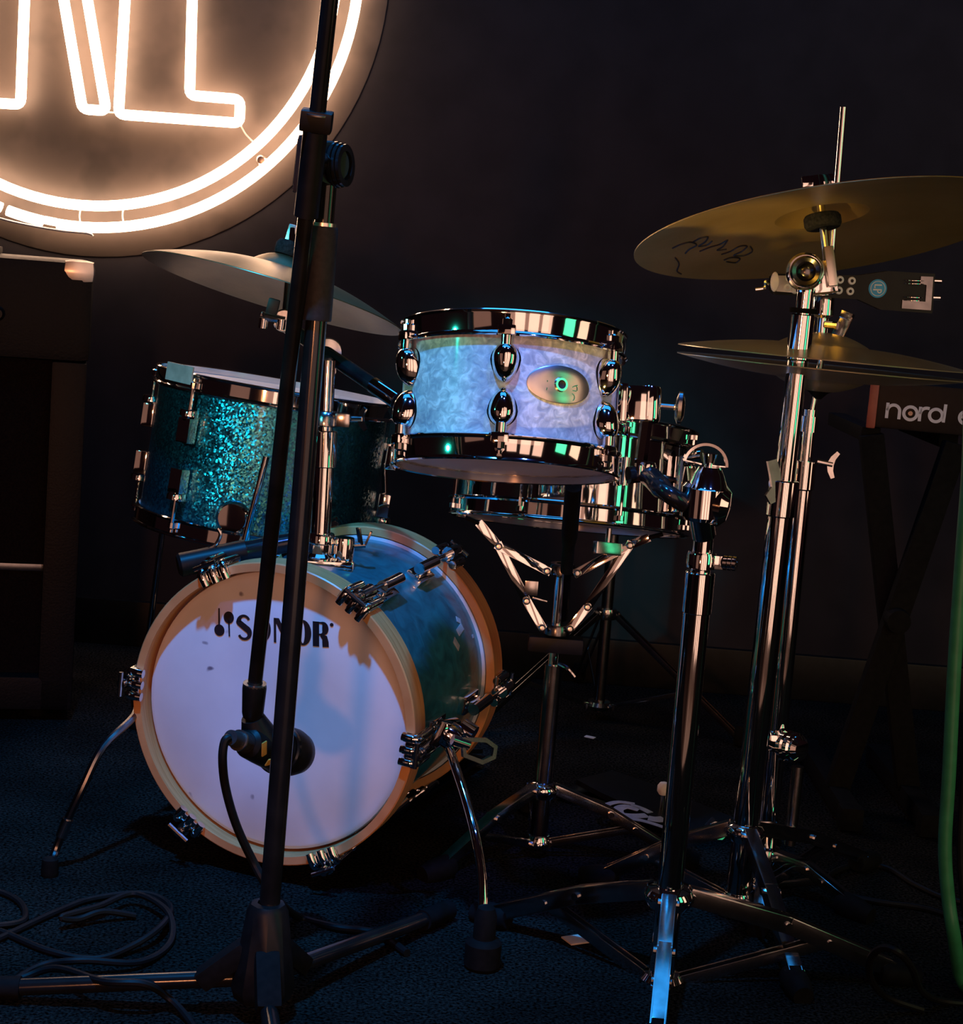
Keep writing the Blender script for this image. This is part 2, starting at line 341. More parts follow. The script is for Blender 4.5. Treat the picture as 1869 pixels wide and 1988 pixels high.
for p in ((507, 311),):
    q = PY(p[0], p[1], NY); MB().lathe([(0, .006), (.007, .005), (.0105, 0), (.0105, -.05), (0, -.05)], frame(q, (0, -1, 0)), 20).build('standoff_screw', 'nickel', sign)
for a, b in (((157, 402), (157, 438)), ((240, 402), (241, 436)), ((468, 245), (494, 278)), ((206, 217), (226, 219))):
    A, B = PY(*a, NY), PY(*b, NY); md = (A + B) / 2 + Vector((-.004, .006, 0))
    MB().tube(smooth_path([A, md, B]), .0018, 6).build('connecting_wire', 'white_felt', sign)
MB().tube(smooth_path([PY(x, y, NY - .004) for x, y in ((-40, 408), (0, 424), (60, 438), (120, 448), (170, 453), (181, 459))]), .0024, 6).build('feed_wire', 'white_felt', sign)

# ------------------------------------------------------------------ guitar amplifier at the left
AY = 2.72
pr = PY(183, 520, AY); ztop = PY(100, 504, AY).z
AW, AD, = .62, .30
ax1 = pr.x; ax0 = ax1 - AW
amp = thing('amplifier', 'tall black amplifier cabinet with a metal-capped top corner below the neon sign', 'amplifier', ((ax0 + ax1) / 2, AY + AD / 2, 0))
zmid = PY(100, 700, AY).z
MB().box((AW, AD, ztop - zmid), T(((ax0 + ax1) / 2, AY + AD / 2, (ztop + zmid) / 2)), .018).build('upper_housing', 'tolex', amp)
mb = MB(); t_ = .055; zb = .02
mb.box((t_, AD, zmid - zb), T((ax1 - t_ / 2 - .004, AY + AD / 2, (zmid + zb) / 2)), .006)
mb.box((t_, AD, zmid - zb), T((ax0 + t_ / 2 + .004, AY + AD / 2, (zmid + zb) / 2)), .006)
mb.box((AW - .01, AD, t_), T(((ax0 + ax1) / 2, AY + AD / 2, zb + t_ / 2)), .006)
mb.box((AW - .03, .02, zmid - zb), T(((ax0 + ax1) / 2, AY + AD - .012, (zmid + zb) / 2)), .003)
mb.build('cabinet_frame', 'tolex', amp)
MB().box((AW - 2 * t_ - .002, .012, zmid - zb - t_), T(((ax0 + ax1) / 2, AY + .035, (zmid + zb + t_) / 2)), .002).build('speaker_grille', 'grille_cloth', amp)
MB().box((AW - .1, .006, .012), T(((ax0 + ax1) / 2, AY + .028, PY(60, 1103, AY).z)), .002).build('trim_strip', 'steel_dark', amp)
for sx in (ax0 + .014, ax1 - .014):
    mb = MB(); sg = 1 if sx > ax0 + .1 else -1
    mb.box((.050, .046, .036), T((sx - sg * .009, AY + .021, ztop - .0155)), .015); mb.build('corner_cap', 'nickel', amp)
mb = MB(); mb.tube(smooth_path([((ax0 + ax1) / 2 - .1, AY + .12, ztop - .002), ((ax0 + ax1) / 2 - .08, AY + .12, ztop + .018), ((ax0 + ax1) / 2 + .08, AY + .12, ztop + .018), ((ax0 + ax1) / 2 + .1, AY + .12, ztop - .002)]), .008, 8); mb.build('carry_handle', 'black_rubber', amp)
for i in range(6):
    kx = ax0 + .1 + i * .075
    MB().lathe([(0, .016), (.008, .016), (.010, .002), (.012, 0), (0, 0)], frame((kx, AY - .0005, ztop - .09), (0, -1, 0)), 16).build('control_knob', 'black_plastic', amp)
for sx in (ax0 + .06, ax1 - .06):
    for sy in (AY + .05, AY + AD - .05): MB().lathe([(0, 0), (.018, 0), (.02, .004), (.02, .022), (0, .022)], T((sx, sy, 0)), 14).build('rubber_foot', 'black_rubber', amp)
MB().box((.42, .2, .012), T((ax0 + .26, AY + .14, ztop + .0065)), .003).build('notebook', 'black_rubber', None)
_p = Vector((ax1, AY, 0)); amp.matrix_basis = T(_p) @ RZ(rad(14)) @ T(-_p) @ amp.matrix_basis
_n = bpy.data.objects['notebook']; _n.matrix_basis = T(_p) @ RZ(rad(14)) @ T(-_p) @ _n.matrix_basis
tag(bpy.data.objects['notebook'], 'flat black folder lying on top of the amplifier', 'folder')

# ------------------------------------------------------------------ generic drum pieces (local frame: z along drum axis)
def hoop_chrome(Rs, Rf, up, h=.027):
    s = 1 if up else -1
    prof = [(Rf - .002, 0), (Rf, .0015), (Rf - .0005, .0035), (Rs + .0065, .0055), (Rs + .0065, h - .005), (Rf - .002, h - .0035), (Rf - .001, h - .0015), (Rf - .003, h), (Rs + .003, h - .001), (Rs + .003, 0)]
    return [(r, z * s) for r, z in prof]
def shell_mesh(Rs, z0, z1, material, seg=72, th=.006):
    return MB().lathe([(Rs, z0), (Rs, z1), (Rs - th, z1), (Rs - th, z0)], seg=seg, closed=True).mesh('shell', material)
def head_mesh(Rh, z, up, material='drum_head'):
    s = 1 if up else -1
    return MB().lathe([(0, z), (Rh * .5, z), (Rh - .006, z), (Rh - .002, z - s * .001), (Rh, z - s * .005), (Rh, z - s * .012), (Rh - .002, z - s * .012), (Rh - .004, z - s * .003), (0, z - s * .0012)], seg=64).mesh('head', material)
def lug_frame(D, phi, r, z):
    """on the shell at angle phi (0 = towards local -y), x tangential, y along axis, z outward"""
    d = Vector((math.sin(phi), -math.cos(phi), 0)); return D @ frame(d * r + Vector((0, 0, z)), d, (math.cos(phi), math.sin(phi), 0))

# ================================================================== BASS DRUM
bc = PD(523.2, 1389.6, 2.13); bn = Vector((-.3309, -1, -.0336)).normalized(); BL = .339; BR = .1951
BD = frame(bc, bn, (1, 0, 0))            # x right on the face, y up on the face, z out of the front
bass = thing('bass_drum', 'small teal bass drum with maple hoops and a printed white front head', 'bass drum', (bc.x, bc.y + .15, 0))
BS = .1775
MB().lathe([(BS, -.030), (BS, -BL + .030), (BS - .007, -BL + .030), (BS - .007, -.030)], seg=96, closed=True).build('shell', 'teal_pearl', bass, BD)
HD = .037
hp = lambda z0, z1: [(BR - .0115, z0), (BR - .0015, z0), (BR, z0 - (z0 - z1) * .04), (BR, z1 + (z0 - z1) * .04), (BR - .0015, z1), (BR - .0115, z1)]
MB().lathe(hp(0, -HD), seg=96, closed=True).build('front_hoop', 'maple', bass, BD)
MB().lathe(hp(-BL + HD, -BL), seg=96, closed=True).build('back_hoop', 'maple', bass, BD)
HZ = -.0175
MB().lathe([(0, HZ), (BS * .5, HZ), (BS - .004, HZ), (BS + .002, HZ - .003), (BS + .0045, HZ - .012), (BS + .0035, HZ - .03), (BS + .001, HZ - .03), (BS - .002, HZ - .004), (0, HZ - .0015)], seg=80).build('front_head', 'drum_head', bass, BD)
MB().lathe([(0, -BL - HZ), (BS - .004, -BL - HZ), (BS + .002, -BL - HZ + .003), (BS + .0045, -BL - HZ + .012), (BS + .0045, -BL - HZ + .02), (BS + .001, -BL - HZ + .02), (0, -BL - HZ + .0015)], seg=80).build('batter_head', 'drum_head', bass, BD)
# printed logo on the front head: two mallets and five heavy letters
def face_uv(px, py, z=HZ + .0004):
    o = BD @ Vector((0, 0, z)); r = ray(px, py); t = (o - CAM).dot(bn) / r.dot(bn); q = BD.inverted() @ (CAM + r * t); return q
p0 = face_uv(416, 1215); p1 = face_uv(648, 1236); lx = (p1 - p0); lw = math.hypot(lx.x, lx.y); la = math.atan2(lx.y, lx.x)
LM = BD @ T((p0.x, p0.y, HZ + .0003)) @ RZ(la)
LH = .0315; dep = .0004; u = lw / 232.0
def letter(name, fn):
    mb = MB(); fn(mb); return mb.build(name, 'print_black', bass, LM)
def mallets(mb):
    y0 = .001
    mb.poly([(10 * u + 10 * u * math.cos(2 * PI * i / 24), y0 - .006 + 10.5 * u * math.sin(2 * PI * i / 24)) for i in range(24)], dep)
    mb.poly([(8.2 * u, y0), (11.4 * u, y0), (11.2 * u, y0 + .0225), (8.6 * u, y0 + .0225)], dep)
    mb.poly([(29 * u + 10 * u * math.cos(2 * PI * i / 24), y0 + .0115 + 11 * u * math.sin(2 * PI * i / 24)) for i in range(24)], dep)
    mb.poly([(27.4 * u, y0 + .008), (30.8 * u, y0 + .008), (31 * u, y0 - .013), (28.4 * u, y0 - .013)], dep)
letter('logo_mallets', mallets)
cy = .0015
def let_S(mb, x):
    P = arc2(x + 13 * u, cy + LH * .25, 10 * u, 20, 200, 12, LH * .22) + arc2(x + 13 * u, cy - LH * .25, 10.5 * u, 110, -160, 16, LH * .225)[3:]
    P = smooth_path([(p[0], p[1], 0) for p in P], 2); n = len(P)
    mb.ribbon([(p.x, p.y) for p in P], [u * (4.6 + 7.0 * math.exp(-((i / n - .5) / .17) ** 2)) for i in range(n)], dep)
def let_O(mb, x, wd=33):
    n = 40; oc = (x + wd * u / 2, cy)
    pts_o = [(oc[0] + wd * u / 2 * math.cos(2 * PI * i / n), oc[1] + LH * .52 * math.sin(2 * PI * i / n)) for i in range(n)]
    pts_i = [(oc[0] + wd * u * .125 * math.cos(2 * PI * i / n), oc[1] + LH * .43 * math.sin(2 * PI * i / n)) for i in range(n)]
    a = [mb.bm.verts.new((*p, dep)) for p in pts_o]; b = [mb.bm.verts.new((*p, dep)) for p in pts_i]; a0 = [mb.bm.verts.new((*p, 0)) for p in pts_o]; b0 = [mb.bm.verts.new((*p, 0)) for p in pts_i]
    for i in range(n):
        j = (i + 1) % n; mb.bm.faces.new((a[i], a[j], b[j], b[i])); mb.bm.faces.new((a0[i], a0[j], a[j], a[i])); mb.bm.faces.new((b0[j], b0[i], b[i], b[j]))
def let_N(mb, x):
    h = LH / 2
    mb.poly([(x, cy - h), (x + 4.5 * u, cy - h), (x + 4.5 * u, cy + h), (x, cy + h)], dep)
    mb.poly([(x, cy + h), (x + 10 * u, cy + h), (x + 33 * u, cy - h), (x + 23 * u, cy - h)], dep)
    mb.poly([(x + 28.5 * u, cy - h), (x + 33 * u, cy - h), (x + 33 * u, cy + h), (x + 28.5 * u, cy + h)], dep)
def let_R(mb, x):
    h = LH / 2
    mb.poly([(x, cy - h), (x + 12 * u, cy - h), (x + 12 * u, cy + h), (x, cy + h)], dep)
    P = [(x + 9 * u, cy + h - .0012), (x + 15 * u, cy + h - .0012)] + arc2(x + 17 * u, cy + h * .48, 7 * u, 80, -80, 10, h * .46) + [(x + 15 * u, cy - h * .02), (x + 9 * u, cy - h * .02)]
    mb.ribbon(P, [2.6 * u, 3 * u] + [u * (4 + 8.0 * math.sin(PI * i / 10)) for i in range(11)] + [3 * u, 2.6 * u], dep)
    mb.ribbon([(x + 15 * u, cy - h * .05), (x + 22.5 * u, cy - h * .25), (x + 24 * u, cy - h * .6), (x + 24.5 * u, cy - h)], [4 * u, 11 * u, 12 * u, 12 * u], dep)
letter('logo_letter', lambda mb: let_S(mb, 46 * u)); letter('logo_letter', lambda mb: let_O(mb, 78 * u)); letter('logo_letter', lambda mb: let_N(mb, 117 * u))
letter('logo_letter', lambda mb: let_O(mb, 156 * u)); letter('logo_letter', lambda mb: let_R(mb, 192 * u))
letter('registered_mark', lambda mb: mb.poly([(228 * u + 3.4 * u * math.cos(2 * PI * i / 16), cy + LH * .42 + 3.4 * u * math.sin(2 * PI * i / 16)) for i in range(16)], dep))
# claws, rods, lugs
def claw_mesh(front):
    s = 1 if front else -1
    mb = MB()   # frame: x tangential, y = axis (front +), z radial outwards, origin on hoop outer surface at its outer edge
    for dx in (-.0155, 0, .0155):
        mb.tube(smooth_path([(dx, s * .0030, -.0150), (dx, s * .0038, -.006), (dx, s * .0022, .0018), (dx, s * -.004, .0042), (dx, s * -.038, .0040)], 4), .0058, 12)
    mb.box((.044, .0035, .012), T((0, s * .0020, -.004)), .001)
    mb.box((.044, .036, .0028), T((0, s * -.017, .0018)), .001)
    mb.tube([(0, s * .002, .0095), (0, s * -.030, .0095)], [.0085, .0095], 14)
    mb.box((.014, .030, .008), T((0, s * -.014, .005)), .0015)
    return mb.mesh('claw', 'chrome')
cm_f, cm_b = claw_mesh(True), claw_mesh(False)
def rod_mesh(L, s):
    mb = MB(); mb.tube([(0, s * .012, .0095), (0, -s * L, .0095)], .003, 10); mb.tube([(-.016, s * .016, .0095), (.016, s * .016, .0095)], .003, 8); mb.lathe([(0, -.004), (.006, -.003), (.006, .004), (0, .005)], T((0, s * .013, .0095)) @ RX(PI / 2), 12)
    return mb.mesh('tension_rod', 'chrome_worn')
rm_f, rm_b = rod_mesh(.078, 1), rod_mesh(.078, -1)
mb = MB(); mb.box((.026, .052, .012), T((0, 0, .006)), .004); mb.tube([(0, -.030, .0245), (0, .030, .0245)], .0078, 14); mb.box((.012, .036, .018), T((0, 0, .014)), .003)
lm_b = mb.mesh('lug', 'chrome')
for k in range(6):
    th = rad(57 + 60 * k)
    for front in (True, False):
        d = Vector((math.cos(th), math.sin(th), 0)); tx = Vector((math.sin(th), -math.cos(th), 0))
        z0 = 0 if front else -BL
        Mx = Matrix.Identity(4); yax = Vector((0, 0, 1)); xx = yax.cross(d)
        for i in range(3): Mx[i][0], Mx[i][1], Mx[i][2], Mx[i][3] = xx[i], yax[i], d[i], (d * BR + Vector((0, 0, z0)))[i]
        cl = link('claw', cm_f if front else cm_b, bass, BD @ Mx)
        link('tension_rod', rm_f if front else rm_b, cl, BD @ Mx)
        Ml = Mx.copy()
        for i in range(3): Ml[i][3] = (d * (BS - .001) + Vector((0, 0, -.105 if front else -BL + .105)))[i]
        link('lug', lm_b, bass, BD @ Ml)
# tape scraps and scuffs stuck to the shell, right-hand side
def shell_pt(px, py, R=BS + .0006):
    r = ray(px, py); o = BD.inverted() @ CAM; d = (BD.inverted().to_3x3() @ r); a = d.x ** 2 + d.y ** 2; b = 2 * (o.x * d.x + o.y * d.y); c = o.x ** 2 + o.y ** 2 - R * R
    t = (-b - math.sqrt(max(b * b - 4 * a * c, 0))) / (2 * a); q = o + d * t; return q
for (px, py, wd, hh, an) in ((893, 1222, .010, .024, .2), (886, 1250, .016, .011, .5), (890, 1204, .011, .008, 1.0), (918, 1235, .005, .005, 0)):
    q = shell_pt(px, py); d = Vector((q.x, q.y, 0)).normalized(); Mx = frame(q, d, (0, 0, 1)) @ RZ(an)
    MB().box((hh, wd, .0008), Mx, .0002).build('tape_scrap', 'tape', bass, BD)
# spurs
def spur(side, foot_px, bracket_px, pts_px, Ys):
    d = Vector((side, 0, 0))
    br = bracket_px
    mb = MB(); Mx = frame(br, (side * .8, -.3, -.35), (0, 1, 0))
    mb.box((.055, .034, .010), Mx @ T((0, 0, -.012)), .003); mb.lathe([(0, .012), (.013, .010), (.017, .002), (.017, -.014), (0, -.014)], Mx, 24)
    mb.lathe([(0, .018), (.011, .018), (.012, .0), (0, .0)], Mx @ T((.012, .014, 0)), 18)
    b = mb.build('spur_bracket', 'chrome', bass)
    pts = [PY(x, y, Y) for (x, y), Y in zip(pts_px, Ys)]
    sp = MB().tube(smooth_path(pts, 8), .0058, 14).build('spur', 'chrome', bass)
    return b, sp, pts
brk = PD(880, 1432, 2.06)
b, sp, pts = spur(1, None, brk, [(872, 1452), (884, 1490), (902, 1545), (922, 1620), (935, 1700), (938, 1790), (938, 1838)], [1.99, 1.98, 1.955, 1.92, 1.895, 1.87, 1.862])
# wing screw of that bracket
mb = MB(); c0 = PD(925, 1452, 2.02); Mx = frame(c0, (.35, -.9, .2), (1, 0, -.25))
mb.ribbon([(-.022, .004), (.006, .012), (.020, .008), (.022, -.004), (.010, -.014), (-.014, -.013)], .0055, .008, Mx, closed=True); mb.tube([Mx @ Vector((-.034, 0, .004)), Mx @ Vector((-.012, 0, .004))], .0065, 12); mb.build('wing_screw', 'chrome_worn', b)
ft = pts[-1]
mb = MB(); mb.lathe([(0, 0), (.018, 0), (.021, .004), (.021, .030), (.018, .034), (.013, .036), (.013, .062), (.010, .072), (.0062, .074), (0, .074)], T((ft.x, ft.y, 0)), 24); mb.build('rubber_foot', 'black_rubber', sp)
MB().lathe([(.0062, ft.z + .002), (.0068, ft.z + .002), (.0068, ft.z - .02), (.0062, ft.z - .02)], T((ft.x, ft.y, 0)), 16, True).build('tip_sleeve', 'nickel', sp)
lb = bc + Vector((-.19, .10, -.02))
b2 = MB().box((.03, .05, .03), frame(lb + Vector((.015, 0, 0)), (-1, -.2, 0), (0, 1, 0)), .005).build('spur_bracket', 'chrome', bass)
lp = [PY(258, 1392, 2.13), PY(200, 1450, 2.08), PY(160, 1530, 2.06), PY(132, 1590, 2.06), PY(108, 1650, 2.06)]
lf = G(96, 1700); lp.append(Vector((lf.x, lf.y, .012)))
sp2 = MB().tube(smooth_path([lb] + lp, 5), .0052, 10).build('spur', 'steel_dark', bass)
MB().tube([lp[3], lerp(lp[3], lp[4], .55)], .0075, 12).build('spur_sleeve', 'chrome_worn', sp2)
MB().lathe([(0, 0), (.010, 0), (.011, .004), (.010, .022), (0, .026)], T((lf.x, lf.y, 0)), 16).build('rubber_foot', 'black_rubber', sp2)
# holder block on top of the shell
hb = PD(622, 1058, 2.20)
def on_shell_top(p):
    q = BD.inverted() @ p; return q
mb = MB(); Mh = frame(hb, (0.02, 0, 1), (1, .33, 0))
mb.box((.062, .050, .010), Mh @ T((.008, 0, -.022)), .003)
mb.lathe([(.0, .016), (.0165, .016), (.018, .013), (.018, .004), (.0155, .002), (.0155, -.010), (.019, -.014), (.019, -.03), (0, -.03)], Mh, 24)
mb.lathe([(.0, .012), (.013, .012), (.014, .008), (.014, -.018), (.016, -.02), (.016, -.03), (0, -.03)], Mh @ T((.030, -.004, 0)), 20)
hold = mb.build('arm_holder', 'chrome', bass)
mb = MB(); mb.tube([Mh @ Vector((.042, -.004, .002)), Mh @ Vector((.058, -.006, .004))], .004, 10); mb.bar(Mh @ Vector((.052, -.006, .004)), Mh @ Vector((.046, -.008, .026)), .008, .003); mb.bar(Mh @ Vector((.058, -.006, .004)), Mh @ Vector((.064, -.008, .022)), .008, .003); mb.build('wing_nut', 'steel_dark', hold)

# ================================================================== black bar resting on the front hoop
bA, bB = PD(345, 1098, 2.165), PD(604, 1044, 2.215)
bar_ = thing('rim_clamp', 'slim black bar clamped across the top of the front bass drum hoop', 'clamp', lerp(bA, bB, .5))
MB().tube([bA, lerp(bA, bB, .02), lerp(bA, bB, .50)], [.012, .0155, .0155], 18).build('body', 'black_plastic', bar_)
MB().tube([lerp(bA, bB, .49), lerp(bA, bB, .52), lerp(bA, bB, .78), lerp(bA, bB, 1)], [.0155, .0135, .0125, .009], 18).build('tail', 'black_gloss', bar_)
q = lerp(bA, bB, .2)
MB().tube(smooth_path([q + Vector((0, 0, .012)), q + Vector((.012, 0, .020)), q + Vector((.018, 0, .034)), q + Vector((.014, 0, .042))]), .0025, 8).build('clip_hook', 'chrome_worn', bar_)
q = lerp(bA, bB, .24); MB().box((.03, .02, .022), frame(q + Vector((0, 0, -.022)), (0, 0, 1), (1, .4, .2)), .004).build('hoop_clip', 'black_plastic', bar_)

# ================================================================== FLOOR TOM
fD = 2.60; ks = fD / 2.42
fc = PD(515.3, 905.6, fD); fn = Vector((.0937, .0425, 1)).normalized(); FR = .175 * ks; FL = .2027 * ks + .02; FS = FR - .011; fc = fc + fn * .010
FT = frame(fc, fn, (1, 0, 0))
ftom = thing('floor_tom', 'teal sparkle floor tom on chrome legs behind the bass drum', 'drum', (fc.x, fc.y, 0))
link('shell', shell_mesh(FS, -FL / 2 + .012, FL / 2 - .012, 'teal_sparkle', 96), ftom, FT)
MB().lathe([(r, z + FL / 2 - .027) for r, z in hoop_chrome(FS, FR, True)], seg=96, closed=True).build('top_hoop', 'chrome', ftom, FT)
MB().lathe([(r, z - FL / 2 + .027) for r, z in hoop_chrome(FS, FR, False)], seg=96, closed=True).build('bottom_hoop', 'chrome', ftom, FT)
link('top_head', head_mesh(FS + .003, FL / 2 - .010, True), ftom, FT); link('bottom_head', head_mesh(FS + .003, -FL / 2 + .010, False), ftom, FT)
def ft_lug(up):
    s = 1 if up else -1; mb = MB()
    mb.box((.022, .036, .018), T((0, -s * .020, .013)), .002); mb.lathe([(0, .006), (.013, .006), (.014, .003), (.014, -.003), (0, -.003)], T((0, s * .004, .013)) @ RX(-PI / 2), 20); mb.box((.014, .02, .01), T((0, 0, .004)), .002)
    mb.lathe([(0, .01), (.006, .01), (.0065, .006), (0, .006)], T((0, 0, .012)), 10)
    return mb.mesh('lug', 'chrome')
fl_u, fl_d = ft_lug(True), ft_lug(False)
def rodm(L, s, off): return MB().tube([(0, 0, off), (0, s * L, off)], .0028, 8).lathe([(0, -.004), (.0055, -.004), (.0055, .004), (.003, .006), (.003, .010), (0, .010)], T((0, s * L, off)) @ RX(-PI / 2 * s), 10).mesh('tension_rod', 'chrome')
fr_u, fr_d = rodm(.045, 1, .013), rodm(.045, -1, .013)
for k in range(6):
    ph = rad(-92 + 60 * k)
    for up in (True, False):
        Mx = lug_frame(FT, ph, FS - .001, (FL / 2 - .062) * (1 if up else -1))
        l = link('lug', fl_u if up else fl_d, ftom, Mx); link('tension_rod', fr_u if up else fr_d, l, Mx)
# damper patch on the rim and legs
MB().box((.060, .026, .003), lug_frame(FT, rad(-42), FR + .0008, FL / 2 - .004), .0008).build('rim_damper', 'tape', ftom)
def ft_leg(phi, top, bot, brk):
    MB().lathe([(0, .010), (.020, .009), (.0245, .004), (.0255, 0), (0, 0)], lug_frame(FT, phi, FS, -FL / 2 + .045), 32).build('leg_bracket', 'chrome', ftom)
    lg = MB().tube([top, bot], .0050, 12).build('leg', 'chrome', ftom)
    MB().lathe([(0, 0), (.014, 0), (.016, .005), (.014, .03), (.007, .036), (0, .036)], T((bot.x, bot.y, 0)), 16).build('rubber_foot', 'black_rubber', lg)
Yf = fc.y - FR - .012
p1 = PY(517, 886, Yf); p2 = PY(480, 1030, Yf); e = p1 + (p2 - p1) * ((p1.z - .02) / (p1.z - p2.z)); ft_leg(rad(-4), p1, e, None)
for ph in (rad(116), rad(-124)):
    q = (lug_frame(FT, ph, FS + .018, 0)).translation; dd = Vector((q.x - fc.x, q.y - fc.y, 0)).normalized()
    ft_leg(ph, q + Vector((0, 0, .02)), Vector((q.x + dd.x * .05, q.y + dd.y * .05, .02)), None)

# ================================================================== RACK TOM
tc_ = PD(988.6, 779.6, 1.94); tn = Vector((-.0146, .2213, 1)).normalized(); TR_ = .1314; TL = .1636; TS = .1225
TM = frame(tc_, tn, (1, 0, 0))
tom = thing('rack_tom', 'white marine-pearl rack tom with chrome hoops held by a stand', 'drum', tc_)
link('shell', shell_mesh(TS, -TL / 2 + .010, TL / 2 - .010, 'white_pearl', 96), tom, TM)
def tom_hoop(up):
    s = 1 if up else -1
    mb = MB().lathe([(r, z + s * (TL / 2 - .029)) for r, z in hoop_chrome(TS, TR_, up, .029)], seg=96, closed=True)
    for k in range(6):
        ph = rad(-4 + 60 * k); d = Vector((math.sin(ph), -math.cos(ph), 0))
        mb.box((.020, .013, .011), frame(d * (TS + .010) + Vector((0, 0, s * (TL / 2 - .024))), (0, 0, 1), (math.cos(ph), math.sin(ph), 0)), .003)
    return mb.build('top_hoop' if up else 'bottom_hoop', 'chrome', tom, TM)
tom_hoop(True); tom_hoop(False)
link('top_head', head_mesh(TS + .003, TL / 2 - .012, True), tom, TM)
link('bottom_head', head_mesh(TS + .003, -TL / 2 + .010, False, 'drum_head'), tom, TM)
def tear(ax, by, h, z0, s, n=28, rings=7):
    """rounded teardrop boss; tapers away from the hoop side (s = +1: hoop is at +y)"""
    mb = MB(); rows = []
    for j in range(rings + 1):
        f = j / rings; sc = math.cos(f * PI / 2) ** .75; zz = z0 + h * math.sin(f * PI / 2)
        row = []
        for i in range(n):
            t = 2 * PI * i / n; y = math.sin(t); x = math.cos(t)
            yy = y * by * (.78 if y * s > 0 else 1.15); xx = x * ax * (1 - .12 * max(0, -y * s))
            row.append(mb.bm.verts.new((xx * max(sc, .02), yy * max(sc, .02) + s * .004 * f, zz)))
        rows.append(row)
    for a, b in zip(rows, rows[1:]):
        for i in range(n): mb.bm.faces.new((a[i], a[(i + 1) % n], b[(i + 1) % n], b[i]))
    mb.bm.faces.new(rows[0][::-1]); mb.bm.faces.new(rows[-1]); return mb
tl = {}
for s in (1, -1):
    mb = tear(.0150, .0225, .019, .0015, s); mb.tube([(0, s * .010, .0105), (0, s * .0245, .0105)], .0062, 14); tl[s] = mb.mesh('lug', 'chrome', 50)
tg = {s: tear(.0172, .0248, .0028, -.0006, s, rings=2).mesh('lug_gasket', 'black_rubber') for s in (1, -1)}
tr_ = {s: rodm(.038, s, .0105) for s in (1, -1)}
for k in range(6):
    ph = rad(-4 + 60 * k)
    for s in (1, -1):
        Mx = lug_frame(TM, ph, TS - .0008, s * .0275)
        l = link('lug', tl[s], tom, Mx); link('lug_gasket', tg[s], l, Mx); link('tension_rod', tr_[s], l, Mx)
# oval badge with vent hole, wrapped on the shell
mb = MB(); N = 40; Rb = TS + .0006; ph0 = rad(25); rows = []
def badge_pt(a, b, h): ph = ph0 + a / Rb; return Vector((math.sin(ph) * (Rb + h), -math.cos(ph) * (Rb + h), .006 + b))
for fr_, h in ((1.0, 0), (1.0, .0012), (.96, .0016), (.6, .0016), (.17, .0016)):
    rows.append([mb.bm.verts.new(badge_pt(.0385 * fr_ * math.cos(2 * PI * i / N), .0205 * fr_ * math.sin(2 * PI * i / N) if fr_ > .2 else .0385 * fr_ * math.sin(2 * PI * i / N), h)) for i in range(N)])
for a, b in zip(rows, rows[1:]):
    for i in range(N): mb.bm.faces.new((a[i], a[(i + 1) % N], b[(i + 1) % N], b[i]))
bad = mb.build('badge', 'nickel', tom, TM)
vf = frame(badge_pt(0, 0, .001), (math.sin(ph0), -math.cos(ph0), 0), (math.cos(ph0), math.sin(ph0), 0))
MB().lathe([(.0048, .003), (.0072, .003), (.0082, .0005), (.0082, -.001), (.0048, -.001)], vf, 24, True).build('vent_grommet', 'chrome', bad, TM)
MB().lathe([(0, .0009), (.0047, .0009), (.0047, -.001), (0, -.001)], vf, 20).build('vent_hole', 'print_black', bad, TM)
bf = frame(badge_pt(0, 0, .0017), (math.sin(ph0), -math.cos(ph0), 0), (math.cos(ph0), math.sin(ph0), 0))
mb = MB()
mb.ribbon([(.009, -.004), (.018, .001), (.021, .002)], .0009, .0003, bf @ T((0, 0, -.0015))); mb.ribbon([(.009, -.0045), (.020, -.0045)], .0009, .0003, bf @ T((0, 0, -.0015)))
mb.ribbon([(.019, .0015), (.021, -.001), (.021, -.004)], .0007, .0003, bf @ T((0, 0, -.0017))); mb.ribbon(arc2(.014, -.012, .004, 150, -60, 10), .0009, .0003, bf @ T((0, 0, -.0013)))
mb.ribbon([(-.016, .003), (-.016, .001)], .0008, .0003, bf @ T((0, 0, -.0013))); mb.ribbon([(-.016, -.005), (-.0165, -.008)], .0008, .0003, bf @ T((0, 0, -.0013)))
mb.build('badge_marks', 'steel_dark', bad, TM)
# mounting bracket at the right side
mf = lug_frame(TM, rad(84), TS, .004)
mb = MB(); mb.box((.034, .044, .012), mf @ T((0, 0, .006)), .004); mb.box((.030, .040, .026), mf @ T((-.004, .0, .024)), .006); mb.lathe([(0, .02), (.0125, .02), (.014, .016), (.014, -.016), (.0125, -.02), (0, -.02)], mf @ T((-.004, 0, .036)) @ RX(PI / 2), 24)
tb = mb.build('mount_bracket', 'chrome', tom)
mb = MB(); kf = frame((mf @ Vector((0, 0, .04))), (1, -.1, 0), (0, 1, 0)); mb.tube([kf @ Vector((0, 0, .0)), kf @ Vector((0, 0, .028))], .0035, 10)
mb.box((.010, .006, .004), kf @ T((0, 0, .026)), .001)
mb.lathe([(0, .006), (.012, .005), (.0185, .002), (.0185, -.002), (.012, -.005), (0, -.006)], kf @ T((0, 0, .031)) @ Matrix.Diagonal((.55, 1, 1, 1)), 28); mb.build('wing_knob', 'chrome_worn', tb)

